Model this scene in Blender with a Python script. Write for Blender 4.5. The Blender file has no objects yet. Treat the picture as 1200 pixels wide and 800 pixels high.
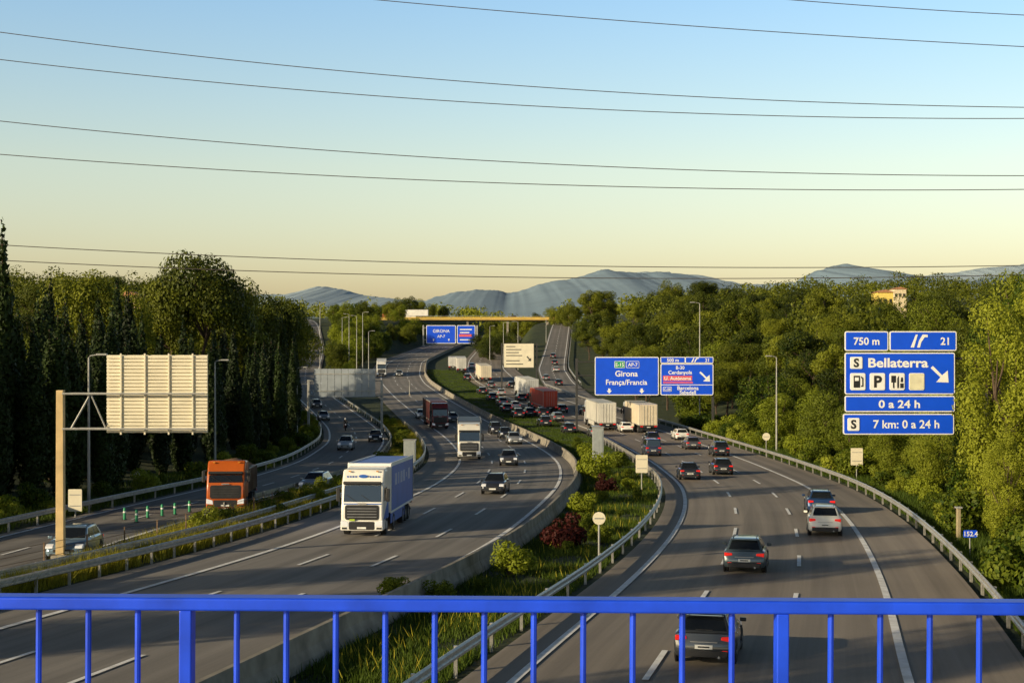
import bpy, math, random
import numpy as np
from mathutils import Vector, Matrix, noise
random.seed(7); rng=np.random.default_rng(7)
sc=bpy.context.scene; col=sc.collection
F=1666.67
PI=math.pi
# ------------------------------------------------------------ materials
def new_mat(name):
    m=bpy.data.materials.new(name); m.use_nodes=True
    nt=m.node_tree; return m,nt,nt.nodes['Principled BSDF']
_mc={}
def mat(name,c,rough=.6,metal=0,var=.12,scale=3.0,emit=0,coat=0):
    if name in _mc: return _mc[name]
    m,nt,b=new_mat(name)
    b.inputs['Roughness'].default_value=rough; b.inputs['Metallic'].default_value=metal
    if coat: b.inputs['Coat Weight'].default_value=coat; b.inputs['Coat Roughness'].default_value=.05
    if emit:
        b.inputs['Emission Color'].default_value=(*c,1); b.inputs['Emission Strength'].default_value=emit
    tc=nt.nodes.new('ShaderNodeTexCoord'); n=nt.nodes.new('ShaderNodeTexNoise'); n.inputs['Scale'].default_value=scale; n.inputs['Detail'].default_value=6
    nt.links.new(tc.outputs['Object'],n.inputs['Vector'])
    r=nt.nodes.new('ShaderNodeValToRGB'); r.color_ramp.elements[0].position=.3; r.color_ramp.elements[1].position=.7
    r.color_ramp.elements[0].color=(*[x*(1-var) for x in c],1); r.color_ramp.elements[1].color=(*[min(1,x*(1+var)) for x in c],1)
    nt.links.new(n.outputs['Fac'],r.inputs['Fac']); nt.links.new(r.outputs['Color'],b.inputs['Base Color'])
    _mc[name]=m; return m
def leafmat(name,c0,c1,trans=.25):
    m,nt,b=new_mat(name); b.inputs['Roughness'].default_value=.6
    b.inputs['Specular IOR Level'].default_value=.2
    g=nt.nodes.new('ShaderNodeNewGeometry'); oi=nt.nodes.new('ShaderNodeObjectInfo')
    tc=nt.nodes.new('ShaderNodeTexCoord'); n=nt.nodes.new('ShaderNodeTexNoise'); n.inputs['Scale'].default_value=.6; n.inputs['Detail'].default_value=3
    nt.links.new(tc.outputs['Object'],n.inputs['Vector'])
    a=nt.nodes.new('ShaderNodeMath'); a.operation='MULTIPLY_ADD'; a.inputs[1].default_value=.3
    nt.links.new(g.outputs['Random Per Island'],a.inputs[0])
    a2=nt.nodes.new('ShaderNodeMath'); a2.operation='MULTIPLY'; a2.inputs[1].default_value=.65; nt.links.new(oi.outputs['Random'],a2.inputs[0]); nt.links.new(a2.outputs[0],a.inputs[2])
    a3=nt.nodes.new('ShaderNodeMath'); a3.operation='MULTIPLY_ADD'; a3.inputs[1].default_value=.45; nt.links.new(n.outputs['Fac'],a3.inputs[0]); nt.links.new(a.outputs[0],a3.inputs[2])
    r=nt.nodes.new('ShaderNodeValToRGB'); r.color_ramp.elements[0].position=.28; r.color_ramp.elements[1].position=1.0
    r.color_ramp.elements[0].color=(*c0,1); r.color_ramp.elements[1].color=(*c1,1)
    nt.links.new(a3.outputs[0],r.inputs['Fac']); nt.links.new(r.outputs['Color'],b.inputs['Base Color'])
    t=nt.nodes.new('ShaderNodeBsdfTranslucent'); nt.links.new(r.outputs['Color'],t.inputs['Color'])
    mx=nt.nodes.new('ShaderNodeMixShader'); mx.inputs[0].default_value=trans
    nt.links.new(b.outputs[0],mx.inputs[1]); nt.links.new(t.outputs[0],mx.inputs[2])
    nt.links.new(mx.outputs[0],nt.nodes['Material Output'].inputs['Surface'])
    return m
def asphalt(name,c):
    m,nt,b=new_mat(name); b.inputs['Roughness'].default_value=.75
    tc=nt.nodes.new('ShaderNodeTexCoord')
    n1=nt.nodes.new('ShaderNodeTexNoise'); n1.inputs['Scale'].default_value=.12; n1.inputs['Detail'].default_value=8
    n2=nt.nodes.new('ShaderNodeTexNoise'); n2.inputs['Scale'].default_value=14; n2.inputs['Detail'].default_value=3
    nt.links.new(tc.outputs['Object'],n1.inputs['Vector']); nt.links.new(tc.outputs['Object'],n2.inputs['Vector'])
    mp=nt.nodes.new('ShaderNodeMapping'); mp.inputs['Scale'].default_value=(1.6,.02,1)
    nt.links.new(tc.outputs['UV'],mp.inputs['Vector'])
    n3=nt.nodes.new('ShaderNodeTexNoise'); n3.inputs['Scale'].default_value=1; n3.inputs['Detail'].default_value=7; n3.inputs['Roughness'].default_value=.65
    nt.links.new(mp.outputs[0],n3.inputs['Vector'])
    s=nt.nodes.new('ShaderNodeSeparateXYZ'); nt.links.new(tc.outputs['UV'],s.inputs[0])
    w=nt.nodes.new('ShaderNodeMath'); w.operation='MULTIPLY'; w.inputs[1].default_value=2*PI/1.67; nt.links.new(s.outputs[0],w.inputs[0])
    w2=nt.nodes.new('ShaderNodeMath'); w2.operation='COSINE'; nt.links.new(w.outputs[0],w2.inputs[0])
    def ma(x,k,y=None,c0=0):
        q=nt.nodes.new('ShaderNodeMath'); q.operation='MULTIPLY_ADD'; nt.links.new(x,q.inputs[0]); q.inputs[1].default_value=k
        if y is not None: nt.links.new(y,q.inputs[2])
        else: q.inputs[2].default_value=c0
        return q.outputs[0]
    v=ma(n1.outputs['Fac'],.7,None,-.1); v=ma(n2.outputs['Fac'],.3,v); v=ma(n3.outputs['Fac'],1.3,v); v=ma(w2.outputs[0],.11,v)
    mp2=nt.nodes.new('ShaderNodeMapping'); mp2.inputs['Scale'].default_value=(.29,.018,1); nt.links.new(tc.outputs['UV'],mp2.inputs['Vector'])
    vo=nt.nodes.new('ShaderNodeTexVoronoi'); vo.distance='CHEBYCHEV'; vo.inputs['Scale'].default_value=1; nt.links.new(mp2.outputs[0],vo.inputs['Vector'])
    sv=nt.nodes.new('ShaderNodeSeparateXYZ'); nt.links.new(vo.outputs['Color'],sv.inputs[0]); v=ma(sv.outputs[0],.25,v)
    mx=nt.nodes.new('ShaderNodeVectorMath'); mx.operation='SCALE'; mx.inputs[0].default_value=c; nt.links.new(v,mx.inputs['Scale'])
    nt.links.new(mx.outputs[0],b.inputs['Base Color'])
    bp=nt.nodes.new('ShaderNodeBump'); bp.inputs['Strength'].default_value=.25; bp.inputs['Distance'].default_value=.02
    nt.links.new(n2.outputs['Fac'],bp.inputs['Height']); nt.links.new(bp.outputs[0],b.inputs['Normal'])
    return m
def groundmat():
    m,nt,b=new_mat('grass_ground'); b.inputs['Roughness'].default_value=.95
    tc=nt.nodes.new('ShaderNodeTexCoord')
    n1=nt.nodes.new('ShaderNodeTexNoise'); n1.inputs['Scale'].default_value=.25; n1.inputs['Detail'].default_value=10; n1.inputs['Roughness'].default_value=.7
    n2=nt.nodes.new('ShaderNodeTexNoise'); n2.inputs['Scale'].default_value=5; n2.inputs['Detail'].default_value=6
    for n in (n1,n2): nt.links.new(tc.outputs['Object'],n.inputs['Vector'])
    q=nt.nodes.new('ShaderNodeMath'); q.operation='MULTIPLY_ADD'; q.inputs[1].default_value=.5; nt.links.new(n1.outputs['Fac'],q.inputs[0])
    q2=nt.nodes.new('ShaderNodeMath'); q2.operation='MULTIPLY'; q2.inputs[1].default_value=.5; nt.links.new(n2.outputs['Fac'],q2.inputs[0]); nt.links.new(q2.outputs[0],q.inputs[2])
    r=nt.nodes.new('ShaderNodeValToRGB'); e=r.color_ramp.elements; e[0].position=.38; e[0].color=(.012,.022,.005,1); e[1].position=.64; e[1].color=(.10,.085,.03,1)
    x=r.color_ramp.elements.new(.52); x.color=(.03,.05,.009,1)
    nt.links.new(q.outputs[0],r.inputs['Fac']); nt.links.new(r.outputs[0],b.inputs['Base Color'])
    bp=nt.nodes.new('ShaderNodeBump'); bp.inputs['Strength'].default_value=.8; bp.inputs['Distance'].default_value=.1
    nt.links.new(n2.outputs['Fac'],bp.inputs['Height']); nt.links.new(bp.outputs[0],b.inputs['Normal'])
    return m
M_asph=asphalt('asphalt',(.185,.168,.150)); M_asph3=asphalt('asphalt_warm',(.205,.175,.142)); M_asph2=asphalt('asphalt_dark',(.165,.152,.138))
M_paint=mat('road_paint',(.88,.87,.83),.6,0,.22,2)
M_ground=groundmat()
M_conc=mat('concrete',(.30,.27,.22),.85,0,.35,1.2)
M_yconc=mat('bridge_concrete',(.62,.42,.12),.8,0,.15,.3)
M_steel=mat('galvanised_steel',(.48,.46,.42),.4,.5,.25,4)
M_galv=mat('grey_metal_dull',(.38,.38,.36),.6,.2,.15,2)
M_black=mat('black_plastic',(.02,.02,.022),.5,0,.2)
M_tyre=mat('tyre_rubber',(.02,.02,.02),.85,0,.2)
M_rim=mat('alloy',(.45,.45,.46),.35,.7,.1)
M_red=mat('tail_light_red',(.6,.015,.01),.25,0,.1,3,.6)
M_head=mat('headlight_glass',(.75,.76,.78),.1,0,.05,3,.15)
M_plate=mat('plate_white',(.78,.78,.75),.5)
M_blue=mat('sign_blue',(.003,.085,.82),.45,0,.06,1)
M_white=mat('sign_white',(.88,.88,.86),.5,0,.04)
M_back=mat('sign_back_white',(.82,.75,.57),.55,0,.08,1)
M_back2=mat('sign_back_grey',(.33,.37,.41),.55,.1,.1,1)
M_rail=mat('blue_railing_paint',(.012,.075,.82),.38,0,.2,9)
M_dark=mat('dark_steel',(.05,.05,.05),.6,.2,.2)
M_bark=mat('bark',(.09,.06,.04),.9,0,.35,3)
M_glass,nt,b=new_mat('window_glass'); b.inputs['Base Color'].default_value=(.012,.015,.018,1); b.inputs['Roughness'].default_value=.06; b.inputs['Specular IOR Level'].default_value=.8
L_cyp=leafmat('cypress_leaf',(.004,.010,.002),(.030,.052,.010),.08)
L_dark=leafmat('dark_pine_leaf',(.006,.016,.002),(.13,.16,.012),.15)
L_pine=leafmat('pine_leaf',(.010,.026,.003),(.19,.21,.015),.2)
L_broad=leafmat('broad_leaf',(.014,.042,.003),(.25,.29,.02),.26)
L_pop=leafmat('poplar_leaf',(.03,.07,.005),(.31,.34,.03),.33)
L_red=leafmat('red_leaf',(.022,.005,.004),(.085,.018,.014),.2)
L_grass=leafmat('grass_blade',(.012,.035,.003),(.10,.15,.015),.25)
L_weed=leafmat('weed_blade',(.06,.09,.007),(.58,.50,.05),.35)
# ------------------------------------------------------------ height and road functions
def ss(t): t=np.clip(t,0,1); return t*t*(3-2*t)
TY=np.arange(-80,1001,1.0)
def table(pts,sig):
    y,x=zip(*pts); v=np.interp(TY,y,x)
    k=np.arange(-int(3*sig),int(3*sig)+1); g=np.exp(-k*k/(2*sig*sig)); g/=g.sum()
    n=len(k)//2; s0=(v[1]-v[0])
    vp=np.concatenate([v[0]+s0*np.arange(-n,0),v,np.full(n,v[-1])])
    return np.convolve(vp,g,'valid')
T_drop=table([(-80,3.5),(0,7.2),(40,9.04),(76,10.65),(116,11.8),(150,12.6),(190,13.15),(222,13.1),(250,12.7),(300,11.35),(350,9.8),(450,6),(600,.3),(700,-2.5),(1000,-7)],10)
ROADS={
'LC':table([(-80,-36),(15,-17.5),(43,-12.0),(65,-7.6),(81,-5.1),(106,-2.2),(120,-.8),(147,0),(170,-1.4),(197,-4.2),(250,-12),(290,-18.5),(340,-26),(375,-29.5),(440,-33),(560,-27),(660,-20),(1000,10)],9),
'RC':table([(-80,-20),(15,.6),(37,5),(55,9.3),(74,13.2),(90,16),(106,18),(118,19),(147,19.6),(180,18.8),(215,16.3),(250,11),(300,3),(350,-4),(400,-7.5),(450,-8.5),(560,-7),(660,-3),(1000,25)],7),
'SR':table([(-80,-30),(30,-25.5),(56,-25),(74,-24.5),(97,-22.7),(120,-19.7),(147,-18.3),(185,-20),(215,-24),(250,-31),(300,-42),(350,-51),(400,-58),(470,-66),(560,-80),(650,-97),(1000,-200)],8),
'BR':table([(-80,30),(200,19),(250,16),(300,12.2),(350,11),(400,11),(450,13),(550,18),(650,23),(1000,30)],8)}
def RX(r,Y): return np.interp(Y,TY,ROADS[r])
def G(X,Y):
    X=np.asarray(X,float); Y=np.asarray(Y,float)
    z=-np.where(Y<=1000,np.interp(Y,TY,T_drop),-7-np.clip((Y-1000)/1000*4,0,60))
    lc,rc,sr,br=[RX(k,Y) for k in ('LC','RC','SR','BR')]
    d=sr-9-X
    z=z+9*ss(d/45)+6*ss((d-40)/150)
    z=z+9*ss((Y-400)/200)*ss((lc-12-X)/12)
    d2=X-np.where(Y>210,np.maximum(rc,br),rc)-13
    z=z+7*ss(d2/55)+5*ss((d2-40)/120)
    z=z+7*ss((Y-430)/200)*ss((X-(rc+7))/8)
    return z
def Gz(X,Y): return float(G(X,Y))
_my=np.arange(8,900,.25)
def P(px,py):
    x=(px-600)/F*_my; zr=(400-py)/F*_my; g=G(x,_my)
    i=np.argmax(zr<=g)
    if not (zr[i]<=g[i]): i=len(_my)-1
    return Vector((x[i],_my[i],g[i]))
def tang(r,Y):
    d=float(RX(r,Y+2)-RX(r,Y-2))/4; t=Vector((d,1,0)); t.normalize(); return t
# ------------------------------------------------------------ mesh builder
class MB:
    def __init__(s): s.v=[]; s.f=[]
    def add(s,vs,fs):
        n=len(s.v); s.v+= [tuple(v) for v in vs]; s.f+=[tuple(i+n for i in f) for f in fs]; return s
    def box(s,c,d,rot=None):
        vs=[]
        for k in range(8):
            p=Vector(((k&1)-.5,((k>>1)&1)-.5,((k>>2)&1)-.5)); p=Vector((p.x*d[0],p.y*d[1],p.z*d[2]))
            if rot is not None: p=rot@p
            vs.append(p+Vector(c))
        return s.add(vs,[(0,2,3,1),(4,5,7,6),(0,1,5,4),(2,6,7,3),(0,4,6,2),(1,3,7,5)])
    def prism(s,prof,x0,x1,axis='x'):
        n=len(prof); vs=[]
        for x in (x0,x1):
            for a,b_ in prof: vs.append((x,a,b_) if axis=='x' else (a,x,b_))
        fs=[tuple(range(n)),tuple(range(2*n-1,n-1,-1))]+[(i,i+n,(i+1)%n+n,(i+1)%n) for i in range(n)]
        return s.add(vs,fs)
    def tube(s,pts,rad,seg=6,cap=True):
        pts=[Vector(p) for p in pts]; n=len(pts); vs=[]; fs=[]
        if not hasattr(rad,'__len__'): rad=[rad]*n
        for i,p in enumerate(pts):
            t=(pts[min(i+1,n-1)]-pts[max(i-1,0)]).normalized()
            u=t.cross(Vector((0,0,1)) if abs(t.z)<.9 else Vector((1,0,0))).normalized(); w=t.cross(u)
            for k in range(seg):
                a=2*PI*k/seg; vs.append(p+(u*math.cos(a)+w*math.sin(a))*rad[i])
        for i in range(n-1):
            for k in range(seg):
                a=i*seg+k; b_=i*seg+(k+1)%seg; fs.append((a,b_,b_+seg,a+seg))
        if cap: fs+=[tuple(range(seg-1,-1,-1)),tuple(range((n-1)*seg,n*seg))]
        return s.add(vs,fs)
    def loft(s,rings):
        m=len(rings[0]); vs=[p for r in rings for p in r]; fs=[]
        for i in range(len(rings)-1):
            for k in range(m):
                a=i*m+k; b_=i*m+(k+1)%m; fs.append((a,b_,b_+m,a+m))
        fs+=[tuple(range(m-1,-1,-1)),tuple(range((len(rings)-1)*m,len(rings)*m))]
        return s.add(vs,fs)
    def build(s,name,m,parent=None,smooth=False,bevel=0,seg=2):
        me=bpy.data.meshes.new(name); me.from_pydata(s.v,[],s.f); me.materials.append(m)
        if smooth:
            me.polygons.foreach_set('use_smooth',[True]*len(me.polygons))
            try: me.set_sharp_from_angle(angle=math.radians(38))
            except Exception: pass
        o=bpy.data.objects.new(name,me); col.objects.link(o)
        if parent is not None: o.parent=parent
        if bevel:
            bm=o.modifiers.new('bevel','BEVEL'); bm.width=bevel; bm.segments=seg; bm.limit_method='ANGLE'; bm.angle_limit=math.radians(30)
        return o
def tag(o,label=None,cat=None,group=None,kind=None):
    if label: o['label']=label
    if cat: o['category']=cat
    if group: o['group']=group
    if kind: o['kind']=kind
    return o
def thing(name,label,cat,group=None,loc=(0,0,0)):
    o=bpy.data.objects.new(name,None); col.objects.link(o); o.location=loc; o.empty_display_size=.3
    return tag(o,label,cat,group)
def fast_mesh(name,V,k,m):
    V=np.asarray(V,np.float32).reshape(-1,3); n=len(V); me=bpy.data.meshes.new(name)
    me.vertices.add(n); me.vertices.foreach_set('co',V.ravel()); me.loops.add(n); me.loops.foreach_set('vertex_index',np.arange(n,dtype=np.int32))
    nf=n//k; me.polygons.add(nf); me.polygons.foreach_set('loop_start',np.arange(0,n,k,dtype=np.int32)); me.polygons.foreach_set('loop_total',np.full(nf,k,dtype=np.int32))
    me.materials.append(m); me.update(); me.validate(); return me
def grid_obj(name,X,Y,Z,m,kind,uv=None):
    h,w=X.shape; V=np.stack([X,Y,Z],-1).reshape(-1,3); idx=np.arange(h*w).reshape(h,w)
    f=np.stack([idx[:-1,:-1],idx[:-1,1:],idx[1:,1:],idx[1:,:-1]],-1).reshape(-1,4)
    me=bpy.data.meshes.new(name); me.vertices.add(len(V)); me.vertices.foreach_set('co',V.astype(np.float32).ravel())
    me.loops.add(f.size); me.loops.foreach_set('vertex_index',f.ravel().astype(np.int32)); me.polygons.add(len(f))
    me.polygons.foreach_set('loop_start',np.arange(0,f.size,4,dtype=np.int32)); me.polygons.foreach_set('loop_total',np.full(len(f),4,dtype=np.int32))
    me.polygons.foreach_set('use_smooth',np.ones(len(f),bool))
    if uv is not None:
        l=me.uv_layers.new(name='UVMap'); l.data.foreach_set('uv',uv.reshape(-1,2)[f.ravel()].astype(np.float32).ravel())
    me.materials.append(m); me.update(); o=bpy.data.objects.new(name,me); col.objects.link(o)
    if kind: o['kind']=kind
    return o
# ------------------------------------------------------------ signs
def text_me(body,h,m,off=.0,align='CENTER',sx=1.0):
    cu=bpy.data.curves.new('lettering','FONT'); cu.body=body; cu.size=h/.7; cu.offset=off; cu.align_x=align; cu.resolution_u=3
    ob=bpy.data.objects.new('tmp',cu); col.objects.link(ob); bpy.context.view_layer.update()
    me=bpy.data.meshes.new_from_object(ob.evaluated_get(bpy.context.evaluated_depsgraph_get())); bpy.data.objects.remove(ob)
    me.transform(Matrix.Rotation(PI/2,4,'X')@Matrix.Diagonal((sx,1,1,1))); me.materials.clear(); me.materials.append(m); return me
def rrect(x0,z0,x1,z1,r,n=5):
    pts=[]
    for cx,cz,a0 in ((x1-r,z1-r,0),(x0+r,z1-r,90),(x0+r,z0+r,180),(x1-r,z0+r,270)):
        for k in range(n+1):
            a=math.radians(a0+90*k/n); pts.append((cx+r*math.cos(a),cz+r*math.sin(a)))
    return pts
class SignAt:
    def __init__(s,root,D): s.root=root; s.D=D; s.o=root.location.copy(); s.k=D/F
    def q(s,px,py): return ((px-600)*s.k-s.o.x,(400-py)*s.k-s.o.z)
    def panel(s,x0,y0,x1,y1,face=None,border=1.3,r=2.5,name='panel',label=None,bm=None):
        a=s.q(x0,y1); b_=s.q(x1,y0); dy=0 if name=='panel' else -.05
        p=MB().prism(rrect(a[0],a[1],b_[0],b_[1],r*s.k),dy,dy+(.08 if dy==0 else .025),'y').build(name,bm or M_white,s.root)
        if label: p['label']=label
        bd=border*s.k
        MB().prism(rrect(a[0]+bd,a[1]+bd,b_[0]-bd,b_[1]-bd,max(r-border,.6)*s.k),dy-.012,dy-.002,'y').build('face',face or M_blue,p)
        return p
    def text(s,body,px,py,hpx,parent,m=None,off=.012,align='CENTER',sx=1.0,y=None):
        me=text_me(body,hpx*s.k,m or M_white,off,align,sx); o=bpy.data.objects.new('lettering',me); col.objects.link(o); o.parent=parent
        x,z=s.q(px,py); nm=parent.name.split('.')[0]; o.location=(x,y if y is not None else (-.022 if nm=='panel' else -.072),z); return o
    def poly(s,polys,parent,m=None,name='symbol',y=None):
        mb=MB(); y=y if y is not None else (-.02 if parent.name.split('.')[0]=='panel' else -.072)
        for pl in polys: mb.prism([s.q(*p) for p in pl],y-.004,y,'y')
        return mb.build(name,m or M_white,parent)
def stroke(a,b_,w):
    d=Vector(b_)-Vector(a); n=Vector((-d.y,d.x)).normalized()*w/2
    a=Vector(a); b_=Vector(b_); return [tuple(a+n),tuple(b_+n),tuple(b_-n),tuple(a-n)]
def post_beams(root,D,posts,beams,r=.14,m=M_galv):
    k=D/F; o=root.location
    for px,ytop in posts:
        X=(px-600)*k; g=Gz(X,D+.45)-.1
        MB().box((X-o.x,.45,(g+(400-ytop)*k)/2-o.z),(r*2,r*2,(400-ytop)*k-g)).build('post',m,root,bevel=.02)
        MB().box((X-o.x,.45,g+.2-o.z),(r*4,r*4,.3)).build('base_plate',m,root)
    for x0,x1,y in beams:
        MB().tube([((x0-600)*k-o.x,.32,(400-y)*k-o.z),((x1-600)*k-o.x,.32,(400-y)*k-o.z)],r*.6,6).build('beam',m,root)
def sroot(name,label,px,D,cat='road sign',group=None):
    X=(px-600)/F*D; return thing(name,label,cat,group,(X,D,Gz(X,D)))
def fork(x,y,w,h): return [[(x,y+h),(x+w*.3,y),(x+w*.42,y),(x+w*.2,y+h)],[(x+w*.38,y+h),(x+w*.5,y+h*.45),(x+w*.7,y),(x+w,y),(x+w,y+h*.2),(x+w*.82,y+h*.2),(x+w*.62,y+h*.6),(x+w*.55,y+h)]]
# A
r=sroot('cantilever_sign','tall blue services sign reading Bellaterra on a cantilever mast at the right',1158,83.5)
s=SignAt(r,83.5)
p=s.panel(990,388,1041,411); s.text('750 m',1015.5,403.8,8.5,p)
p=s.panel(1042.5,388,1121,411); s.text('21',1108,403.8,8.5,p)
for q in fork(1067,392,20,15): s.poly([q],p)
p=s.panel(990,413,1119,462,label='large blue panel reading Bellaterra with service pictograms')
pl=s.panel(996,418,1010.5,432,M_white,.6,1.5,'pictogram'); s.text('S',1003.2,429.6,9.5,pl,M_black,off=.025)
s.text('Bellaterra',1052,430,10.5,p,off=.02,sx=1.2)
i1=s.panel(996,437,1014,457,M_white,.6,2,'pictogram'); s.poly([[(1000,454),(1007.5,454),(1007.5,440),(1000,440)]],i1,M_black); s.poly([[(1001.5,446),(1006,446),(1006,442),(1001.5,442)]],i1,M_white,y=-.08); s.poly([[(1008.5,453),(1011.5,453),(1011.5,443),(1009,440.5),(1008.5,442),(1010,444),(1010,451.5),(1008.5,451.5)]],i1,M_black)
i2=s.panel(1019,437,1037,457,M_white,.6,2,'pictogram'); s.text('P',1028,453.3,13,i2,M_black,off=.035)
i3=s.panel(1042,437,1060,457,M_white,.6,2,'pictogram')
for q in ([(1044,440),(1049.5,440),(1049.5,448),(1047.7,448),(1047.7,454.5),(1046,454.5),(1046,448),(1044,448)],[(1051,454.5),(1053,454.5),(1053,440),(1051,443)],[(1054.5,454.5),(1058.5,454.5),(1058.5,449),(1054.5,449)],[(1055,447.5),(1058,447.5),(1057.5,442),(1055.5,442)]): s.poly([q],i3,M_black)
i4=s.panel(1065,437,1083,457,mat('pictogram_cream',(.75,.72,.52),.6),.6,2,'pictogram')
s.poly([[(1090.5,431),(1093,428.5),(1104,439.5),(1110.5,434),(1111.5,448),(1097,447.5),(1102,442)]],p,name='arrow')
p=s.panel(990,463.5,1119,482.5); s.text('0 a 24 h',1054,477.5,8.8,p,off=.015,sx=1.2)
p=s.panel(988,484.5,1118,509)
pl=s.panel(993,489.5,1007,504.5,M_white,.6,1.5,'pictogram'); s.text('S',1000,501.6,9.8,pl,M_black,off=.025)
s.text('7 km: 0 a 24 h',1062,501.3,9.3,p,off=.012,sx=1.02)
post_beams(r,83.5,[(1158,412)],[(995,1158,420),(995,1158,455),(995,1158,492)],.13,M_dark)
# B
r=sroot('gantry_sign','blue direction signs for Girona and Barcelona on a gantry over the right carriageway',765,208)
s=SignAt(r,208)
p=s.panel(697,418,772,463,border=1,r=2)
M_grn=mat('sign_green',(.01,.34,.14),.5)
g1=s.panel(720,423,732.5,431,M_grn,.5,1,'route_shield'); s.text('E-15',726.2,429,3.9,g1)
g1=s.panel(734,423,749,431,M_blue,.5,1,'route_shield'); s.text('AP-7',741.5,429,3.9,g1)
s.text('Girona',734,440.8,6.6,p,off=.02); s.text('França/Francia',734,450.6,6.0,p,off=.015,sx=.98)
for ax in (714,752): s.poly([[(ax-1.3,455),(ax+1.3,455),(ax+1.3,457.5),(ax+3,457.5),(ax,461),(ax-3,457.5),(ax-1.3,457.5)]],p,name='arrow')
p=s.panel(774,418,803,425.5,border=.8,r=1.2); s.text('500 m',788.5,423.8,3.9,p)
p=s.panel(803,418,836,425.5,border=.8,r=1.2); s.text('21',829,423.8,3.9,p)
for q in fork(810,419.2,9,5): s.poly([q],p)
p=s.panel(774,426,836,463,border=1,r=2,label='blue panel listing B-30, Cerdanyola and Barcelona Sabadell with a diagonal arrow')
M_pink=mat('sign_pink',(.75,.12,.16),.5)
s.text('B-30',797,432.5,3.8,p); s.text('Cerdanyola',797,438.2,4.2,p,off=.015)
s.poly([[(777,446),(811,446),(811,440),(777,440)]],p,M_pink,'pink_band'); s.text('U. Autònoma',794,445,4,p,M_white,.015,y=-.034)
s.poly([[(777,449),(812,449),(812,447.2),(777,447.2)]],p,M_pink,'pink_band')
s.poly([stroke((775,450.8),(835,450.8),.8)],p,name='divider')
g1=s.panel(777,453,787,458.5,M_blue,.5,.8,'route_shield'); s.text('C-58',782,457.3,2.8,g1)
s.text('Barcelona',806,456.6,4.4,p,off=.015); s.text('Sabadell',806,461.6,4.2,p,off=.015)
s.poly([[(819.5,436.5),(821,435),(828,442),(831.5,439),(832,447),(824,446.5),(827,443.6)]],p,name='arrow')
post_beams(r,208,[(676,420),(836,420)],[(676,838,424),(676,838,440),(676,838,456)],.17,M_dark)
# C
r=sroot('gantry_sign','two small distant blue signs on a gantry just before the yellowish bridge',528,560)
s=SignAt(r,560)
p=s.panel(499.5,381,534,402.5,border=.7,r=1); s.text('GIRONA',517,389.5,3.6,p); s.text('AP-7',517,395.5,3.2,p)
for ax in (508,526): s.poly([[(ax-1,397),(ax+1,397),(ax,400)]],p,name='arrow')
p=s.panel(535.5,381,557,402.5,border=.7,r=1)
for y_,x_ in ((386,553),(389.5,550),(398,551)): s.poly([stroke((539,y_),(x_,y_),1.3)],p,name='text_row')
s.poly([[(538,394.5),(553,394.5),(553,391.5),(538,391.5)]],p,M_pink,'pink_band')
post_beams(r,560,[(496,381),(559,381)],[(496,559,384),(496,559,398)],.3)
# F
r=sroot('gantry_sign','pale cream direction sign with dark text rows on a gantry, mid distance',607,300)
s=SignAt(r,300)
p=s.panel(590,402,626,431,M_back,.6,1.2,bm=M_dark)
for y_,x0_,x1_ in ((406,593,604),(409.5,593,611),(413,593,608),(416.5,593,612),(422.5,593,609),(426.5,593,613)): s.poly([stroke((x0_,y_),(x1_,y_),1.0)],p,M_dark,'text_row')
s.poly([[(617,418),(618,417),(621,420.3),(622.5,419),(622.5,423),(618.5,422.8),(620,421.3)]],p,M_dark,'arrow')
post_beams(r,300,[(588,402),(629,402)],[(588,629,405),(588,629,427)],.16,M_dark)
# D
D=65.5; r=sroot('cantilever_sign','back of a white ribbed sign held out from a tan mast at far left',71,D); s=SignAt(r,D); k=s.k
a=s.q(125,507); b_=s.q(243,416)
mb=MB(); n=22
for i in range(n):
    z0=a[1]+(b_[1]-a[1])*i/n; z1=a[1]+(b_[1]-a[1])*(i+1)/n
    mb.box(((a[0]+b_[0])/2,.03,(z0+z1)/2),(b_[0]-a[0],.08,(z1-z0)*.72))
mb.box(((a[0]+b_[0])/2,.11,(a[1]+b_[1])/2),(b_[0]-a[0],.04,b_[1]-a[1]))
mb.build('panel',M_back,r)
for px in (142,170,198,226):
    x=s.q(px,0)[0]; MB().box((x,-.05,(a[1]+b_[1])/2),(.07,.06,b_[1]-a[1]+.15)).build('stiffener',M_back,r)
g=Gz(r.location.x,D)-r.location.z
MB().prism([(-.19,g-.2),(.19,g-.2),(.16,s.q(0,457)[1]),(-.16,s.q(0,457)[1])],-.16,.16,'y').build('post',mat('mast_tan',(.62,.45,.22),.7,0,.2,1.5),r,bevel=.02)
MB().box((0,0,.2),(.7,.7,.35)).build('base_plate',M_conc,r)
for y in (461,502):
    for yy in (-.16,.16):
        MB().tube([s.q(75,y)[0:1]+(yy-.1,)+s.q(75,y)[1:],s.q(241,y)[0:1]+(yy-.1,)+s.q(241,y)[1:]],.05,6).build('beam',M_galv,r)
for xa,ya,xb,yb,w_ in ((84,502,107,461,.045),(107,461,125,502,.035)):
    x1,z1=s.q(xa,ya); x2,z2=s.q(xb,yb); MB().tube([(x1,-.1,z1),(x2,-.1,z2)],w_,6).build('brace',M_galv,r)
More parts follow.
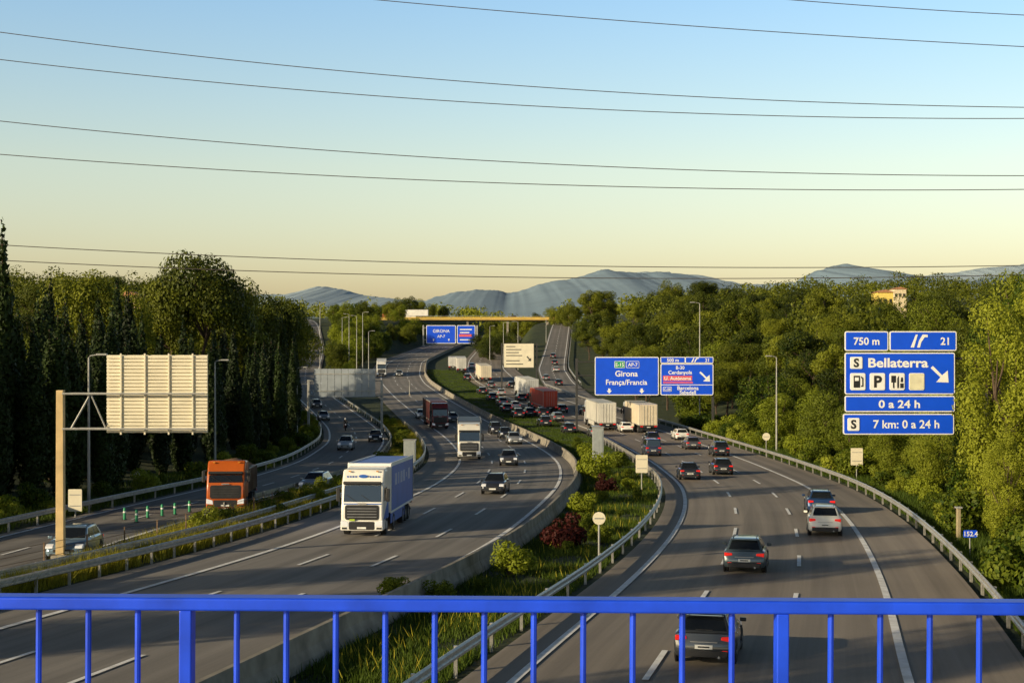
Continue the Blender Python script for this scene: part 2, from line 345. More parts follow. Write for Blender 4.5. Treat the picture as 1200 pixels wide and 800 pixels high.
# E
D=205; r=sroot('gantry_sign','grey back of a wide sign on a gantry over the left slip road',404,D); s=SignAt(r,D)
a=s.q(368,465); b_=s.q(440,432); mb=MB()
for i in range(9):
    x0=a[0]+(b_[0]-a[0])*i/9; mb.box((x0+(b_[0]-a[0])/18,.05,(a[1]+b_[1])/2),((b_[0]-a[0])/9-.05,.08,b_[1]-a[1]))
mb.build('panel',M_back2,r)
for y in (438,458): MB().box(((a[0]+b_[0])/2,-.05,s.q(0,y)[1]),(b_[0]-a[0]+.3,.08,.12)).build('stiffener',M_galv,r)
post_beams(r,D,[(361,445),(447,445)],[(361,447,446),(361,447,464)],.17)
def small_sign(label,px,py,ytop,w,h,shape='sq',m=M_back,cat='road sign',pr=.045):
    p=P(px,py); k=p.y/F; r=thing('road_sign',label,cat,None,p); H=(py-ytop)*k
    MB().tube([(0,.06,-.1),(0,.06,H-.02)],pr,8).build('post',M_galv,r)
    if shape=='sq':
        MB().prism(rrect(-w*k/2,H-h*k,w*k/2,H,.06),-.02,.01,'y').build('panel',m,r)
        for q in (.25,.75): MB().box((0,-.03 if m is M_back else .04,H-h*k*q),(w*k*.8,.02,.05)).build('bracket',M_galv,r)
    else:
        MB().prism([(w*k/2*math.cos(a*PI/12),H-w*k/2+w*k/2*math.sin(a*PI/12)) for a in range(24)],-.02,.01,'y').build('panel',m,r)
        MB().box((0,-.03,H-w*k/2),(w*k*.7,.02,.06)).build('bracket',M_galv,r)
    return r
small_sign('brown-cream square sign back on a post in the middle of the grass median',752,576,533,14,21)
small_sign('cream square sign back on a post beyond the right guardrail',1004,562,525,14,20)
small_sign('round sign back on a thin post beside the median guardrail',702,660,600,15,15,shape='rd')
small_sign('white sign back on a post left of the orange truck',88,606,573,16,26)
small_sign('small round sign back beyond the motorway guardrail at right',898,533,507,9,9,shape='rd')
small_sign('white round sign back beside the far left slip road bend',160,572,552,8,8,shape='rd')
r=small_sign('small blue kilometre marker reading 152.4 behind the right guardrail',1137,652,621,16,8.5,m=M_blue,pr=.03)
me=text_me('152.4',.22,M_white,.006); o=bpy.data.objects.new('lettering',me); col.objects.link(o); o.parent=r; o.location=(0,-.05,(652-627.8)*P(1137,652).y/F)
def cabinet(label,px,py,w,h,m=M_galv,d=.6):
    p=P(px,py); k=p.y/F; r=thing('roadside_cabinet',label,'cabinet',None,p)
    MB().box((0,d/2,h*k/2+.1),(w*k,d,h*k)).build('housing',m,r,bevel=.03)
    MB().box((0,d/2,h*k+.14),(w*k+.12,d+.12,.07)).build('cap',M_galv,r)
    MB().box((0,-.012,h*k/2+.1),(w*k*.8,.02,h*k*.85)).build('door',m,r,bevel=.01)
    MB().box((0,d/2,.03),(w*k+.2,d+.2,.16)).build('plinth',M_conc,r)
cabinet('tall pale grey box on the median between the two carriageways',701,548,13,46,mat('cab_grey',(.33,.36,.36),.6))
cabinet('tall pale cabinet on the verge left of the motorway bend',480,549,14,32,mat('cab_grey',(.33,.36,.36),.6))
cabinet('slim stone-coloured post box standing behind the right guardrail',1124,636,4.5,38,mat('cab_tan',(.34,.28,.17),.8),.22)
# ------------------------------------------------------------ terrain, roads
ys=np.concatenate([np.arange(-60,260,2),np.arange(260,760,4),np.arange(760,2000,40),np.arange(2000,16001,700)])
xs=np.concatenate([-np.geomspace(9000,210,26),np.arange(-200,-120,5),np.arange(-120,64,1.2),np.arange(65,200,5),np.geomspace(205,9000,26)])
X,Y=np.meshgrid(xs,ys); Z=G(X,Y)-.12-.1*ss((Y-250)/100)
grid_obj('ground',X,Y,Z,M_ground,'structure')
def strip(name,road,o0,o1,y0,y1,zoff,m,step=3,nx=2,kind='structure'):
    Ys=np.arange(y0,y1+step,step); C=RX(road,Ys); T=(RX(road,Ys+1.5)-RX(road,Ys-1.5))/3; nn=np.sqrt(1+T*T); ox=1/nn; oy=-T/nn
    offs=np.linspace(o0,o1,nx)
    X=C[:,None]+offs[None]*ox[:,None]; Y=Ys[:,None]+offs[None]*oy[:,None]; Z=G(X,Y)+zoff
    uv=np.stack([np.broadcast_to(offs[None],X.shape),np.broadcast_to(Ys[:,None],X.shape)],-1)
    return grid_obj(name,X,Y,Z,m,kind,uv)
strip('motorway_left','LC',-8.5,6.2,-40,760,0,M_asph,2,12)
strip('motorway_right','RC',-6.4,8.5,-40,760,.012,M_asph3,2,12)
strip('slip_road','SR',-4.4,4.2,-40,700,.004,M_asph2,2,8)
strip('exit_road','BR',-3.9,4.4,232,760,.035,M_asph2,2,8)
def markings(name,road,solid,dashed,y0,y1,z,d=4.5,gap=9):
    V=[]
    def seg(o0,o1,a,b_):
        Ys=np.linspace(a,b_,max(2,int((b_-a)/2.5)+1)); C=RX(road,Ys); T=(RX(road,Ys+1.5)-RX(road,Ys-1.5))/3; nn=np.sqrt(1+T*T)
        pts=[]
        for o in (o0,o1):
            x=C+o/nn; y=Ys-T/nn*o; pts.append(np.stack([x,y,G(x,y)+z+.00006*y],-1))
        for i in range(len(Ys)-1): V.extend([pts[0][i],pts[1][i],pts[1][i+1],pts[0][i+1]])
    for o in solid: seg(o-.13,o+.13,y0,y1)
    for o in dashed:
        y=y0+3
        while y<y1: seg(o-.09,o+.09,y,min(y+d,y1)); y+=d+gap
    me=fast_mesh(name,np.array(V),4,M_paint); ob=bpy.data.objects.new(name,me); col.objects.link(ob); ob['kind']='structure'
markings('left_motorway_markings','LC',[-5.1,5.0],[-1.75,1.65],-20,700,.03)
markings('right_motorway_markings','RC',[-5.0,5.1],[-1.65,1.75],-20,700,.045)
markings('slip_road_markings','SR',[-3.6,3.5],[0],-20,690,.03,3.5,6)
markings('exit_road_markings','BR',[-3.4,3.6],[.1],330,750,.07,3.5,6)
def offp(road,o,Y):
    t=tang(road,Y); c=Vector((float(RX(road,Y)),Y,0)); return c+Vector((t.y,-t.x,0))*o
def guardrail(label,road,off,y0,y1,side=1,pstep=4,m=M_steel):
    base=offp(road,off,y0); base.z=Gz(base.x,base.y); r=thing('guardrail',label,'guardrail',None,base)
    prof=[(0,.45),(.06,.49),(.06,.56),(0,.61),(.06,.66),(.06,.74),(0,.78),(-.02,.78),(-.02,.45)]
    rings=[]
    for Y in np.arange(y0,y1+.1,2.5):
        t=tang(road,Y); n=Vector((t.y,-t.x,0)); c=offp(road,off,Y); g=Gz(c.x,c.y)-.02
        rings.append([c+n*(a*side)+Vector((0,0,g+z))-base for a,z in prof])
    MB().loft(rings).build('rail_beam',m,r)
    pm=MB().box((0,0,.3),(.1,.12,.9)).build('post',m,r); first=True
    for Y in np.arange(y0+1,y1,pstep)[:95]:
        c=offp(road,off,Y); c.z=Gz(c.x,c.y); n=tang(road,Y)
        o=pm if first else pm.copy()
        if not first: col.objects.link(o)
        first=False; o.parent=r; nn=Vector((n.y,-n.x,0)); o.location=c-nn*(side*.09)-base
    return r
guardrail('steel guardrail along the outer shoulder of the right carriageway','RC',8.7,16,330,-1)
guardrail('steel guardrail on the grass median beside the right carriageway','RC',-6.7,16,200,1)
guardrail('steel guardrail along the outer shoulder of the left carriageway','LC',-8.9,14,230,1,2.6)
guardrail('steel guardrail on the motorway side of the left slip road','SR',4.5,92,300,-1)
guardrail('steel guardrail below the wood on the far side of the slip road','SR',-4.8,16,330,1)
guardrail('distant guardrail on the outside of the rising exit road','BR',4.9,335,700,-1,6)
guardrail('low second guardrail in front of the weeds left of the motorway','LC',-10.6,20,120,1,4)
base=offp('LC',6.5,14); base.z=Gz(base.x,base.y); r=thing('concrete_barrier','long pale concrete barrier curving along the inner edge of the left carriageway','barrier',None,base)
prof=[(-.3,0),(-.25,.12),(-.12,.38),(-.08,.82),(.08,.82),(.12,.38),(.25,.12),(.3,-.1)]
segs=list(np.arange(14,640,2.5))
for ch in range(0,len(segs)-1,4):
    rings=[]
    for Y in segs[ch:ch+5]:
        c=offp('LC',6.5,Y); t=tang('LC',Y); n=Vector((t.y,-t.x,0)); g=Gz(c.x,c.y)
        e=.02 if Y in (segs[ch],segs[min(ch+4,len(segs)-1)]) else 0
        cc=c+ (t*e if Y==segs[ch] else -t*e)
        rings.append([cc+n*a+Vector((0,0,g+z))-base for a,z in prof])
    if len(rings)>1: MB().loft(rings).build('barrier_segment',M_conc,r)
base=offp('LC',-12.0,44); base.z=Gz(base.x,base.y); r=thing('wire_fence','thin rusty wire fence in the weeds between slip road and motorway','fence',None,base)
M_rust=mat('rusty_wire',(.2,.13,.08),.8)
for h in (.3,.6,.9,1.2):
    MB().tube([offp('LC',-12.0,Y)+Vector((0,0,Gz(*offp('LC',-12.0,Y).xy)+h))-base for Y in np.arange(44,100,4)],.012,4).build('wire',M_rust,r)
for Y in np.arange(44,100,4):
    c=offp('LC',-12.0,Y); c.z=Gz(c.x,c.y); MB().box(tuple(c-base+Vector((0,0,.6))),(.06,.06,1.3)).build('post',M_rust,r)
# ------------------------------------------------------------ vehicles
def place(root,road,p,dr,L,yaw=0,sc_=1):
    t=tang(road,p.y); t=Matrix.Rotation(math.radians(yaw),3,'Z')@t
    c=p+t*(L/2); c.z=Gz(c.x,c.y)+.03; f=t*dr
    q=c+f*2; f3=Vector((f.x*2,f.y*2,Gz(q.x,q.y)+.03-c.z)).normalized()
    rt=f3.cross(Vector((0,0,1))).normalized(); up=rt.cross(f3)
    root.matrix_world=Matrix(((rt.x,f3.x,up.x,c.x),(rt.y,f3.y,up.y,c.y),(rt.z,f3.z,up.z,c.z),(0,0,0,1)))@Matrix.Scale(sc_,4)
_wm={}
def wheel(parent,x,y,R=.33,w=.22,rim=True,sgn=1):
    key=(R,w,sgn)
    if key not in _wm:
        mb=MB(); prof=[(0,R*.62),(0,R*.93),(.02,R),(w-.02,R),(w,R*.93),(w,R*.62)]
        seg=20; vs=[];fs=[]
        for i in range(seg):
            a=2*PI*i/seg
            for u,rr in prof: vs.append((sgn*(u-w),rr*math.cos(a),rr*math.sin(a)))
        m=len(prof)
        for i in range(seg):
            for k in range(m): fs.append((i*m+k,i*m+(k+1)%m,((i+1)%seg)*m+(k+1)%m,((i+1)%seg)*m+k))
        mb.add(vs,fs); t=mb.build('wheel',M_tyre,None,smooth=True); tm=t.data; bpy.data.objects.remove(t)
        mb=MB(); mb.tube([(sgn*(-w*.6),0,0),(sgn*(-w*.35),0,0)],R*.63,16)
        for i in range(5):
            a=2*PI*i/5; mb.box((sgn*-.03,math.cos(a)*R*.33,math.sin(a)*R*.33),(.03,R*.13,R*.6),Matrix.Rotation(a-PI/2,3,'X'))
        mb.tube([(sgn*-.05,0,0),(sgn*-.01,0,0)],R*.16,10)
        for i in range(20):
            a=2*PI*i/20; mb.box((sgn*-.025,math.cos(a)*R*.62,math.sin(a)*R*.62),(.04,R*.06,R*.2),Matrix.Rotation(a,3,'X'))
        t=mb.build('rim',M_rim); rm=t.data; bpy.data.objects.remove(t); _wm[key]=(tm,rm)
    tm,rm=_wm[key]
    o=bpy.data.objects.new('wheel',tm); col.objects.link(o); o.parent=parent; o.location=(x,y,R)
    if rim: q=bpy.data.objects.new('rim',rm); col.objects.link(q); q.parent=o
    return o
def make_car(label,color,style='hatch',near=True,group=None,cat='car'):
    pm=mat('car_paint_%02.2f_%02.2f_%02.2f'%color,color,.3,.35 if max(color)<.5 else 0,.04,2,coat=.8)
    r=thing('car',label,cat,group)
    H={'hatch':1.46,'suv':1.62,'sedan':1.43,'van':1.9}[style]; zs={'hatch':1,'suv':1.1,'sedan':.98,'van':1.15}[style]
    st=[(-2.16,.38,.60,.72),(-2.13,.33,.68,.82),(-2.07,.26,.93,.87),(-1.9,.23,.985,.895),(-1.2,.2,.99,.905),(0,.19,.97,.905),(.95,.2,.95,.90),(1.4,.21,.90,.89),(1.78,.23,.82,.87),(2.04,.26,.70,.82),(2.14,.36,.56,.70)]
    rings=[]
    for y,zb,zt,w in st:
        zb*=zs; zt*=zs; zm=(zb+zt)/2
        half=[(w-.08,zb),(w,zb+.12),(w+.005,zm),(w-.035,zt-.07),(w-.13,zt)]
        rings.append([(x,y,z) for x,z in half]+[(-x,y,z) for x,z in reversed(half)])
    MB().loft(rings).build('body',pm,r,smooth=True,bevel=.02)
    yb0,yb1,yt0,yt1={'hatch':(-2.0,1.08,-1.62,.2),'suv':(-2.02,1.08,-1.72,.25),'sedan':(-1.65,1.1,-.95,.25),'van':(-2.05,1.3,-1.95,.65)}[style]
    zb=.93*zs; hb,ht=.80,.60
    if style=='van': ht=.7
    B=[Vector((-hb,yb0,zb)),Vector((hb,yb0,zb)),Vector((hb,yb1,zb)),Vector((-hb,yb1,zb))]
    T=[Vector((-ht,yt0,H-.03)),Vector((ht,yt0,H-.03)),Vector((ht,yt1,H-.03)),Vector((-ht,yt1,H-.03))]
    ym=(yt0+yt1)/2; mb=MB(); C=[(-ht*.85,yt0+.25,H+.01),(ht*.85,yt0+.25,H+.01),(ht*.85,yt1-.25,H+.01),(-ht*.85,yt1-.25,H+.01)]
    mb.add(B+T+C,[(3,2,1,0)]+[(i,(i+1)%4,(i+1)%4+4,i+4) for i in range(4)]+[(i+4,(i+1)%4+4,(i+1)%4+8,i+8) for i in range(4)]+[(8,9,10,11)])
    mb.build('cabin',pm,r,smooth=True,bevel=.055,seg=3)
    def gl(name,a,b_,c,d,u0,u1,v0,v1):
        f=lambda u,v:(a*(1-u)+b_*u)*(1-v)+(d*(1-u)+c*u)*v
        n=(b_-a).cross(d-a).normalized()
        q=[f(u0,v0),f(u1,v0),f(u1,v1),f(u0,v1)]
        return MB().add([p-n*.01 for p in q]+[p+n*.008 for p in q],[(4,5,6,7),(0,1,5,4),(1,2,6,5),(2,3,7,6),(3,0,4,7)]).build(name,M_glass,r)
    gl('rear_window',B[0],B[1],T[1],T[0],.07,.93,.16,.86)
    gl('windscreen',B[2],B[3],T[3],T[2],.05,.95,.1,.93)
    gl('side_window',B[1],B[2],T[2],T[1],.1,.47,.16,.86); gl('side_window',B[1],B[2],T[2],T[1],.5,.9,.16,.86)
    gl('side_window',B[3],B[0],T[0],T[3],.1,.5,.16,.86); gl('side_window',B[3],B[0],T[0],T[3],.53,.9,.16,.86)
    for s_ in (-1,1):
        MB().prism([(s_*.50,.77*zs),(s_*.84,.72*zs),(s_*.845,.88*zs),(s_*.52,.86*zs)],-2.155,-1.98,'y').build('tail_light',M_red,r,bevel=.02)
        MB().prism([(1.80,.62*zs),(2.11,.60*zs),(2.08,.70*zs),(1.84,.80*zs)],s_*.50,s_*.845).build('headlight',M_head,r,bevel=.02)
        MB().box((s_*.98,.72,1.0*zs),(.2,.1,.13)).build('mirror',pm,r,bevel=.03)
        for yy in (-1.32,1.34):
            MB().tube([(s_*.86,yy,.34),(s_*.9085,yy,.34)],.39,20).build('wheel_arch',M_black,r)
            wheel(r,s_*.925,yy,.33,.22,True,s_)
    MB().box((0,-2.155,.36*zs),(1.4,.06,.2)).build('rear_bumper',M_black,r,bevel=.02)
    MB().box((0,-2.17,.56*zs),(.52,.02,.12)).build('licence_plate',M_plate,r)
    MB().box((0,2.12,.5*zs),(.95,.09,.14)).build('grille',M_black,r,bevel=.02)
    MB().box((0,2.1,.33*zs),(1.3,.08,.12)).build('front_bumper',M_black,r,bevel=.02)
    MB().box((0,2.17,.42*zs),(.52,.02,.11)).build('licence_plate',M_plate,r)
    if near:
        MB().box((0,-2.14,.70*zs),(.8,.03,.025)).build('tailgate_trim',M_rim,r)
        MB().box((0,-2.185,.56*zs),(.34,.012,.045)).build('plate_characters',M_black,r)
        MB().box((0,yt0-.04,H-.05),(1.1,.24,.03)).build('spoiler',pm,r,bevel=.01)
        MB().box((0,-2.02,1.04*zs),(.5,.015,.02)).build('rear_wiper',M_black,r)
        for x in (-.5,.5): MB().box((x,ym-.1,H+.02),(.03,1.3,.03)).build('roof_rail',M_black,r)
        for s_ in (-1,1):
            for y_ in (-.55,.45): MB().box((s_*.908,y_-.35,.82*zs),(.02,.16,.03)).build('door_handle',M_rim,r)
            MB().box((s_*.9,0,.24),(.05,2.1,.12)).build('sill',M_black,r)
            MB().box((s_*.62,-2.165,.45*zs),(.16,.02,.04)).build('reflector',M_red,r)
        MB().tube([(.45,-2.2,.27*zs),(.45,-2.0,.27*zs)],.04,8).build('exhaust_pipe',M_rim,r)
    return r
def make_truck(label,cabc,boxc,L=16.5,H=4.0,near=True,cat='truck',boxname='trailer',load=None,group=None,rail=None):
    r=thing('truck',label,cat,group)
    cm=mat('truck_paint_%02.2f_%02.2f_%02.2f'%cabc,cabc,.35,0,.05,1,coat=.4)
    bx=mat('truck_box_%02.2f_%02.2f_%02.2f'%boxc,boxc,.5,0,.12,.6)
    f=L/2; hc=min(H-.15,3.8)
    MB().prism([(f-2.2,.85),(f-2.2,hc-.05),(f-.75,hc),(f-.25,hc-.75),(f-.08,1.9),(f,1.7),(f,.85)],-1.22,1.22).build('cab',cm,r,smooth=True,bevel=.12,seg=3)
    MB().box((0,f-.12,.62),(2.46,.42,.56)).build('front_bumper',cm,r,bevel=.07)
    a0,b0=(f-.065,1.98),(f-.215,hc-.9)
    MB().add([(-1.08,a0[0],a0[1]),(1.08,a0[0],a0[1]),(1.05,b0[0]+.02,b0[1]),(-1.05,b0[0]+.02,b0[1]),(-1.08,a0[0]-.1,a0[1]),(1.08,a0[0]-.1,a0[1]),(1.05,b0[0]-.1,b0[1]),(-1.05,b0[0]-.1,b0[1])],[(0,1,2,3)[::-1],(0,4,5,1),(1,5,6,2),(2,6,7,3),(3,7,4,0)]).build('windscreen',M_glass,r)
    for x in (-.5,.35): MB().tube([(x,a0[0]+.03,a0[1]+.02),(x+.55,a0[0]-.02,a0[1]+.38)],.015,5).build('wiper',M_black,r)
    MB().box((0,f-.10,hc-.76),(2.2,.26,.16),Matrix.Rotation(.25,3,'X')).build('sun_visor',M_black,r,bevel=.03)
    g=MB().prism(rrect(-.98,.95,.98,1.8,.14),f-.03,f+.03,'y').build('grille',M_black,r)
    for z in (1.12,1.28,1.44,1.60): MB().box((0,f+.045,z),(1.7,.03,.03)).build('grille_bar',M_rim if cabc[0]>.5 else M_dark,g)
    MB().box((0,f+.02,1.88),(.5,.03,.07)).build('badge',M_rim,r)
    MB().prism(rrect(-.74,.40,.74,.86,.08),f+.09,f+.105,'y').build('lower_grille',M_black,r)
    MB().box((0,f+.125,.50),(.52,.02,.11)).build('licence_plate',M_plate,r)
    for s_ in (-1,1):
        MB().prism([(s_*.76,.58),(s_*1.2,.62),(s_*1.2,.95),(s_*.80,.84)],f+.03,f+.11,'y').build('headlight',M_head,r,bevel=.02)
        MB().box((s_*1.0,f+.1,.48),(.28,.03,.1)).build('fog_light',M_black,r)
        MB().box((s_*1.44,f-.35,2.35),(.22,.12,.75)).build('mirror',M_black,r,bevel=.04)
        MB().box((s_*1.32,f-.35,2.74),(.22,.05,.05)).build('mirror_arm',M_black,r)
        MB().prism([(f-1.5,2.0),(f-.35,2.0),(f-.5,2.75),(f-1.5,2.75)],s_*1.2,s_*1.232).build('side_window',M_glass,r)
        MB().box((s_*1.13,f-.95,.62),(.2,1.3,.5)).build('step',cm,r,bevel=.03)
        MB().box((s_*.8,f-.55,hc-.1),(.14,.1,.06)).build('marker_light',mat('amber',(.7,.3,.03),.4),r)
    wz=[f-1.35,f-4.3]+[-f+1.9,-f+3.2,-f+4.5]
    if L<=12: wz=[f-1.35,-f+1.3,-f+2.55]
    for y in wz:
        for s_ in (-1,1): wheel(r,s_*1.24,y,.5,.34,True,s_)
    MB().box((0,-.9,.88),(.9,L-2.6,.28)).build('chassis',M_dark,r)
    top=H
    if load:
        MB().prism([(-1.2,1.15),(-1.25,2.75),(1.25,2.75),(1.2,1.15)],-f+.1,f-2.4,'y').build('tipper_body',bx,r,bevel=.04)
        for y in np.linspace(-f+.4,f-2.7,6):
            for s_ in (-1,1): MB().box((s_*1.26,y,1.95),(.06,.1,1.5)).build('body_rib',bx,r)
        X_,Y_=np.meshgrid(np.linspace(-1.15,1.15,8),np.linspace(-f+.2,f-2.5,14)); Z_=2.6+.75*(1-(X_/1.25)**2)*(.75+.25*np.cos(Y_*1.3))+rng.normal(0,.06,X_.shape)
        o=grid_obj('load',X_,Y_,Z_,mat('soil_load',(.2,.11,.05),.95,0,.4,3),None); o.parent=r
    else:
        y1=f-2.75; MB().box((0,(-f+y1)/2,(1.15+top)/2),(2.54,y1+f,top-1.15)).build(boxname,bx,r,bevel=.05)
        if rail: MB().box((0,y1+.03,(1.2+top)/2),(2.6,.08,top-1.1)).build('headboard',rail,r,bevel=.02)
        for z,hh in ((1.16,.12),(top-.03,.22 if rail else .12)):
            for s_ in (-1,1): MB().box((s_*1.275,(-f+y1)/2,z),(.05,y1+f,hh)).build('edge_rail',rail or M_galv,r)
        for y in np.linspace(-f+.06,y1-.06,2):
            for s_ in (-1,1): MB().box((s_*1.275,y,(1.15+top)/2),(.05,.12,top-1.2)).build('corner_post',M_galv,r)
        for s_ in (-1,1):
            d=MB().box((s_*.62,-f-.012,(1.2+top)/2),(1.18,.03,top-1.35)).build('rear_door',bx,r,bevel=.01)
            for q in (.22,.62): MB().tube([(s_*q,-f-.05,1.2),(s_*q,-f-.05,top-.15)],.022,5).build('door_bar',M_galv,d)
            if L>12: MB().box((s_*1.2,.3,.8),(.05,6,.65)).build('side_skirt',bx,r)
        if L>12: MB().prism([(f-2.3,hc-.1),(f-2.6,hc-.1),(f-2.6,top-.1),(f-1.3,hc+.0)],-1.15,1.15).build('roof_deflector',cm,r,bevel=.03)
    MB().box((0,-f-.02,1.02),(2.4,.12,.18)).build('rear_frame',M_dark,r)
    MB().box((0,-f+.15,.55),(2.3,.1,.12)).build('underrun_bar',M_dark,r)
    for s_ in (-1,1):
        MB().box((s_*1.0,-f-.09,1.0),(.4,.05,.13)).build('tail_light',M_red,r)
        MB().box((s_*.95,-f+1.0 if L>12 else -f+.6,.5),(.5,.03,.6)).build('mudflap',M_black,r)
    MB().box((.0,-f-.1,.9),(.5,.02,.11)).build('licence_plate',M_plate,r)
    return r
W=(.80,.79,.74); GY=(.16,.17,.18); DK=(.03,.032,.038); SL=(.42,.43,.44)
cars=[
('RC',1,824,784,(.06,.065,.07),'hatch','dark grey hatchback with a white plate seen through the railing, nearest of all vehicles'),
('RC',1,872,673,(.07,.10,.12),'hatch','grey hatchback in the middle lane just beyond the nearest car'),
('RC',1,967,629,W,'suv','white SUV in the outer lane of the right carriageway'),
('RC',1,963,603,(.02,.055,.15),'hatch','dark blue car directly ahead of the white SUV'),
('RC',1,809,563,DK,'sedan','black car in the inner lane, left one of a pair side by side'),
('RC',1,848,557,DK,'hatch','black hatchback in the middle lane, right one of a pair side by side'),
('RC',1,846,535,DK,'suv','dark car in the outer lane just past the two black cars'),
('RC',1,813,527,(.1,.1,.11),'hatch','dark grey car beyond the black car of the inner lane'),
('RC',1,800,516,W,'hatch','white car in front of the cream trailer on the right'),
('RC',1,766,535,(.05,.06,.1),'van','dark people carrier in the inner lane behind the white trailers'),
('RC',1,766,522,(.03,.04,.06),'suv','dark car right behind the cream trailer'),
('LC',-1,577,580,(.04,.045,.06),'hatch','dark blue car coming toward the camera beside the concrete barrier side lane'),
('LC',-1,596,546,(.1,.1,.11),'hatch','grey car coming on behind the dark blue one'),
('LC',-1,604,521,SL,'hatch','silver car on the left carriageway beyond the barrier bend'),
('LC',-1,594,514,DK,'sedan','dark car left of and behind the silver one near the bend'),
('LC',-1,583,509,(.05,.05,.06),'suv','dark SUV third in the inner lane near the bend'),
('LC',-1,495,491,W,'hatch','white car at the outer edge left of the dark red truck'),
('LC',-1,532,495,(.2,.2,.2),'hatch','grey car close behind the white-cabbed truck'),
('LC',-1,468,441,(.2,.21,.22),'hatch','small grey car beside the distant white truck on the left bend'),
('LC',-1,505,483,DK,'hatch','dark car following the dark red truck'),
('SR',-1,404,528,(.5,.56,.6),'suv','pale blue-white car coming down the slip road'),
('SR',-1,362,578,(.4,.43,.46),'hatch','silver car on the slip road behind the orange truck'),
('SR',-1,74,659,(.20,.29,.38),'hatch','bluish silver car passing behind the sign mast at far left'),
('SR',-1,440,518,DK,'hatch','dark car near the inner edge of the slip road bend'),
('SR',-1,380,493,SL,'hatch','silver car high on the slip road under the grey sign back'),
('SR',-1,372,478,(.1,.1,.1),'hatch','dark car farthest up the slip road'),
]
far=[('RC',1,640,500,DK),('RC',1,655,494,GY),('RC',1,668,508,DK),('RC',1,690,487,DK),('RC',1,622,488,DK),('RC',1,605,480,W),('RC',1,590,476,GY),('RC',1,612,470,DK),
('RC',1,588,464,SL),('RC',1,578,470,DK),('BR',1,655,452,DK),('BR',1,652,436,SL),('BR',1,650,428,DK),('BR',1,640,446,GY),('RC',1,560,440,DK),('RC',1,553,432,W),('RC',1,600,455,DK),('RC',1,576,455,GY),('BR',1,648,420,DK),('RC',1,735,507,W),('RC',1,628,478,DK),('RC',1,609,490,DK),('RC',1,700,512,GY),('RC',1,660,484,DK),('RC',1,637,489,DK),('RC',1,595,483,DK),('RC',1,566,462,DK),('RC',1,548,446,DK)]
for road,dr,px,py,c,st,lab in cars:
    o=make_car(lab,c,st); place(o,road,P(px,py),dr,4.3,5 if px==74 else 0,.94 if py==784 else 1)
cn={DK:'black',GY:'grey',SL:'silver',W:'white'}
for i,(road,dr,px,py,c) in enumerate(far):
    where='rising exit road' if road=='BR' else 'crowded far part of the right carriageway'
    o=make_car('small distant %s car on the %s'%(cn[c],where),c,'hatch' if i%3 else 'suv',near=False,group='distant %s cars on the %s'%(cn[c],where)); place(o,road,P(px,py),dr,4.3)
trucks=[
('LC',-1,424,629,(.88,.86,.80),(.09,.18,.58),13.0,4.0,'big white-cabbed truck with a blue trailer coming toward the camera',None,5.0),
('LC',-1,550,539,(.72,.69,.62),(.05,.06,.08),16.5,4.0,'white-cabbed truck with a dark trailer in the middle of the left carriageway',None,0),
('LC',-1,516,503,(.16,.02,.02),(.1,.03,.03),16.5,4.0,'dark red truck behind the white-cabbed one',None,0),
('LC',-1,447,441,(.7,.7,.68),(.65,.64,.6),14,4.0,'far white truck on the left bend of the motorway',None,0),
('RC',1,712,505,(.6,.6,.6),(.62,.6,.54),16.5,4.1,'white trailer seen from behind, left of two side by side under the gantry',None,0),
('RC',1,760,508,(.5,.5,.5),(.72,.62,.46),16.5,4.1,'cream trailer seen from behind, right of two side by side under the gantry',None,0),
('RC',1,645,484,(.5,.1,.05),(.50,.06,.03),15,3.9,'truck with a red container in the middle of the far traffic',None,0),
('RC',1,624,468,(.6,.6,.6),(.64,.64,.62),16,4.0,'white truck ahead of the red container',None,0),
('RC',1,570,448,(.6,.6,.6),(.75,.66,.5),16,4.0,'cream truck beside the grass wedge in the far traffic',None,0),
('RC',1,541,437,(.5,.5,.5),(.66,.64,.6),14,4.0,'white truck farthest along the right carriageway',None,0),
('RC',1,531,434,(.4,.4,.4),(.6,.6,.6),10,3.6,'small pale truck left of the farthest white truck',None,0),
('SR',-1,264,602,(.48,.10,.01),(.09,.05,.028),7.0,3.5,'orange tipper truck loaded with soil standing on the slip road','load',9),
]
TR={}
for road,dr,px,py,c1,c2,L,H,lab,ld,yw in trucks:
    o=make_truck(lab,c1,c2,L,H,load=ld,rail=M_white if px==424 else None); place(o,road,P(px,py),dr,L*(.95 if px==424 else 1),yw,.95 if px==424 else 1); TR[lab[:9]]=o
bt=TR['big white']; M_tb=mat('truck_blue',(.02,.12,.5),.5)
f=13.0/2
MB().prism([(.2*math.cos(a*PI/10)*1.3,3.42+.1*math.sin(a*PI/10)) for a in range(20)],f-.44,f-.40,'y').build('emblem',M_tb,bt)
for sx_ in (-1,1):
    for i in range(4): MB().box((sx_*(.42+.16*i),f-.455,3.36),(.1,.03,.16),Matrix.Rotation(-.4,3,'X')).build('lettering_block',M_tb,bt)
MB().box((0,f-.03,1.86),(2.2,.03,.05)).build('blue_trim',M_tb,bt)
MB().box((.55,f+.12,.95),(.3,.03,.1)).build('lime_sticker',mat('lime',(.45,.6,.05),.5),bt)
for s_ in (-1,1):
    for i,wd in enumerate((.9,.5,.9,.9,.4,.9)): MB().box((s_*1.276,1.6-i*1.2,3.0),(.012,wd,.7 if i!=4 else .3)).build('side_lettering',mat('trailer_mark',(.40,.46,.68),.5),bt)
    MB().prism([(f-2.2,.95),(f-.15,.95),(f-1.2,1.6),(f-2.0,2.0)],s_*1.215,s_*1.232).build('side_stripe',M_tb,bt)
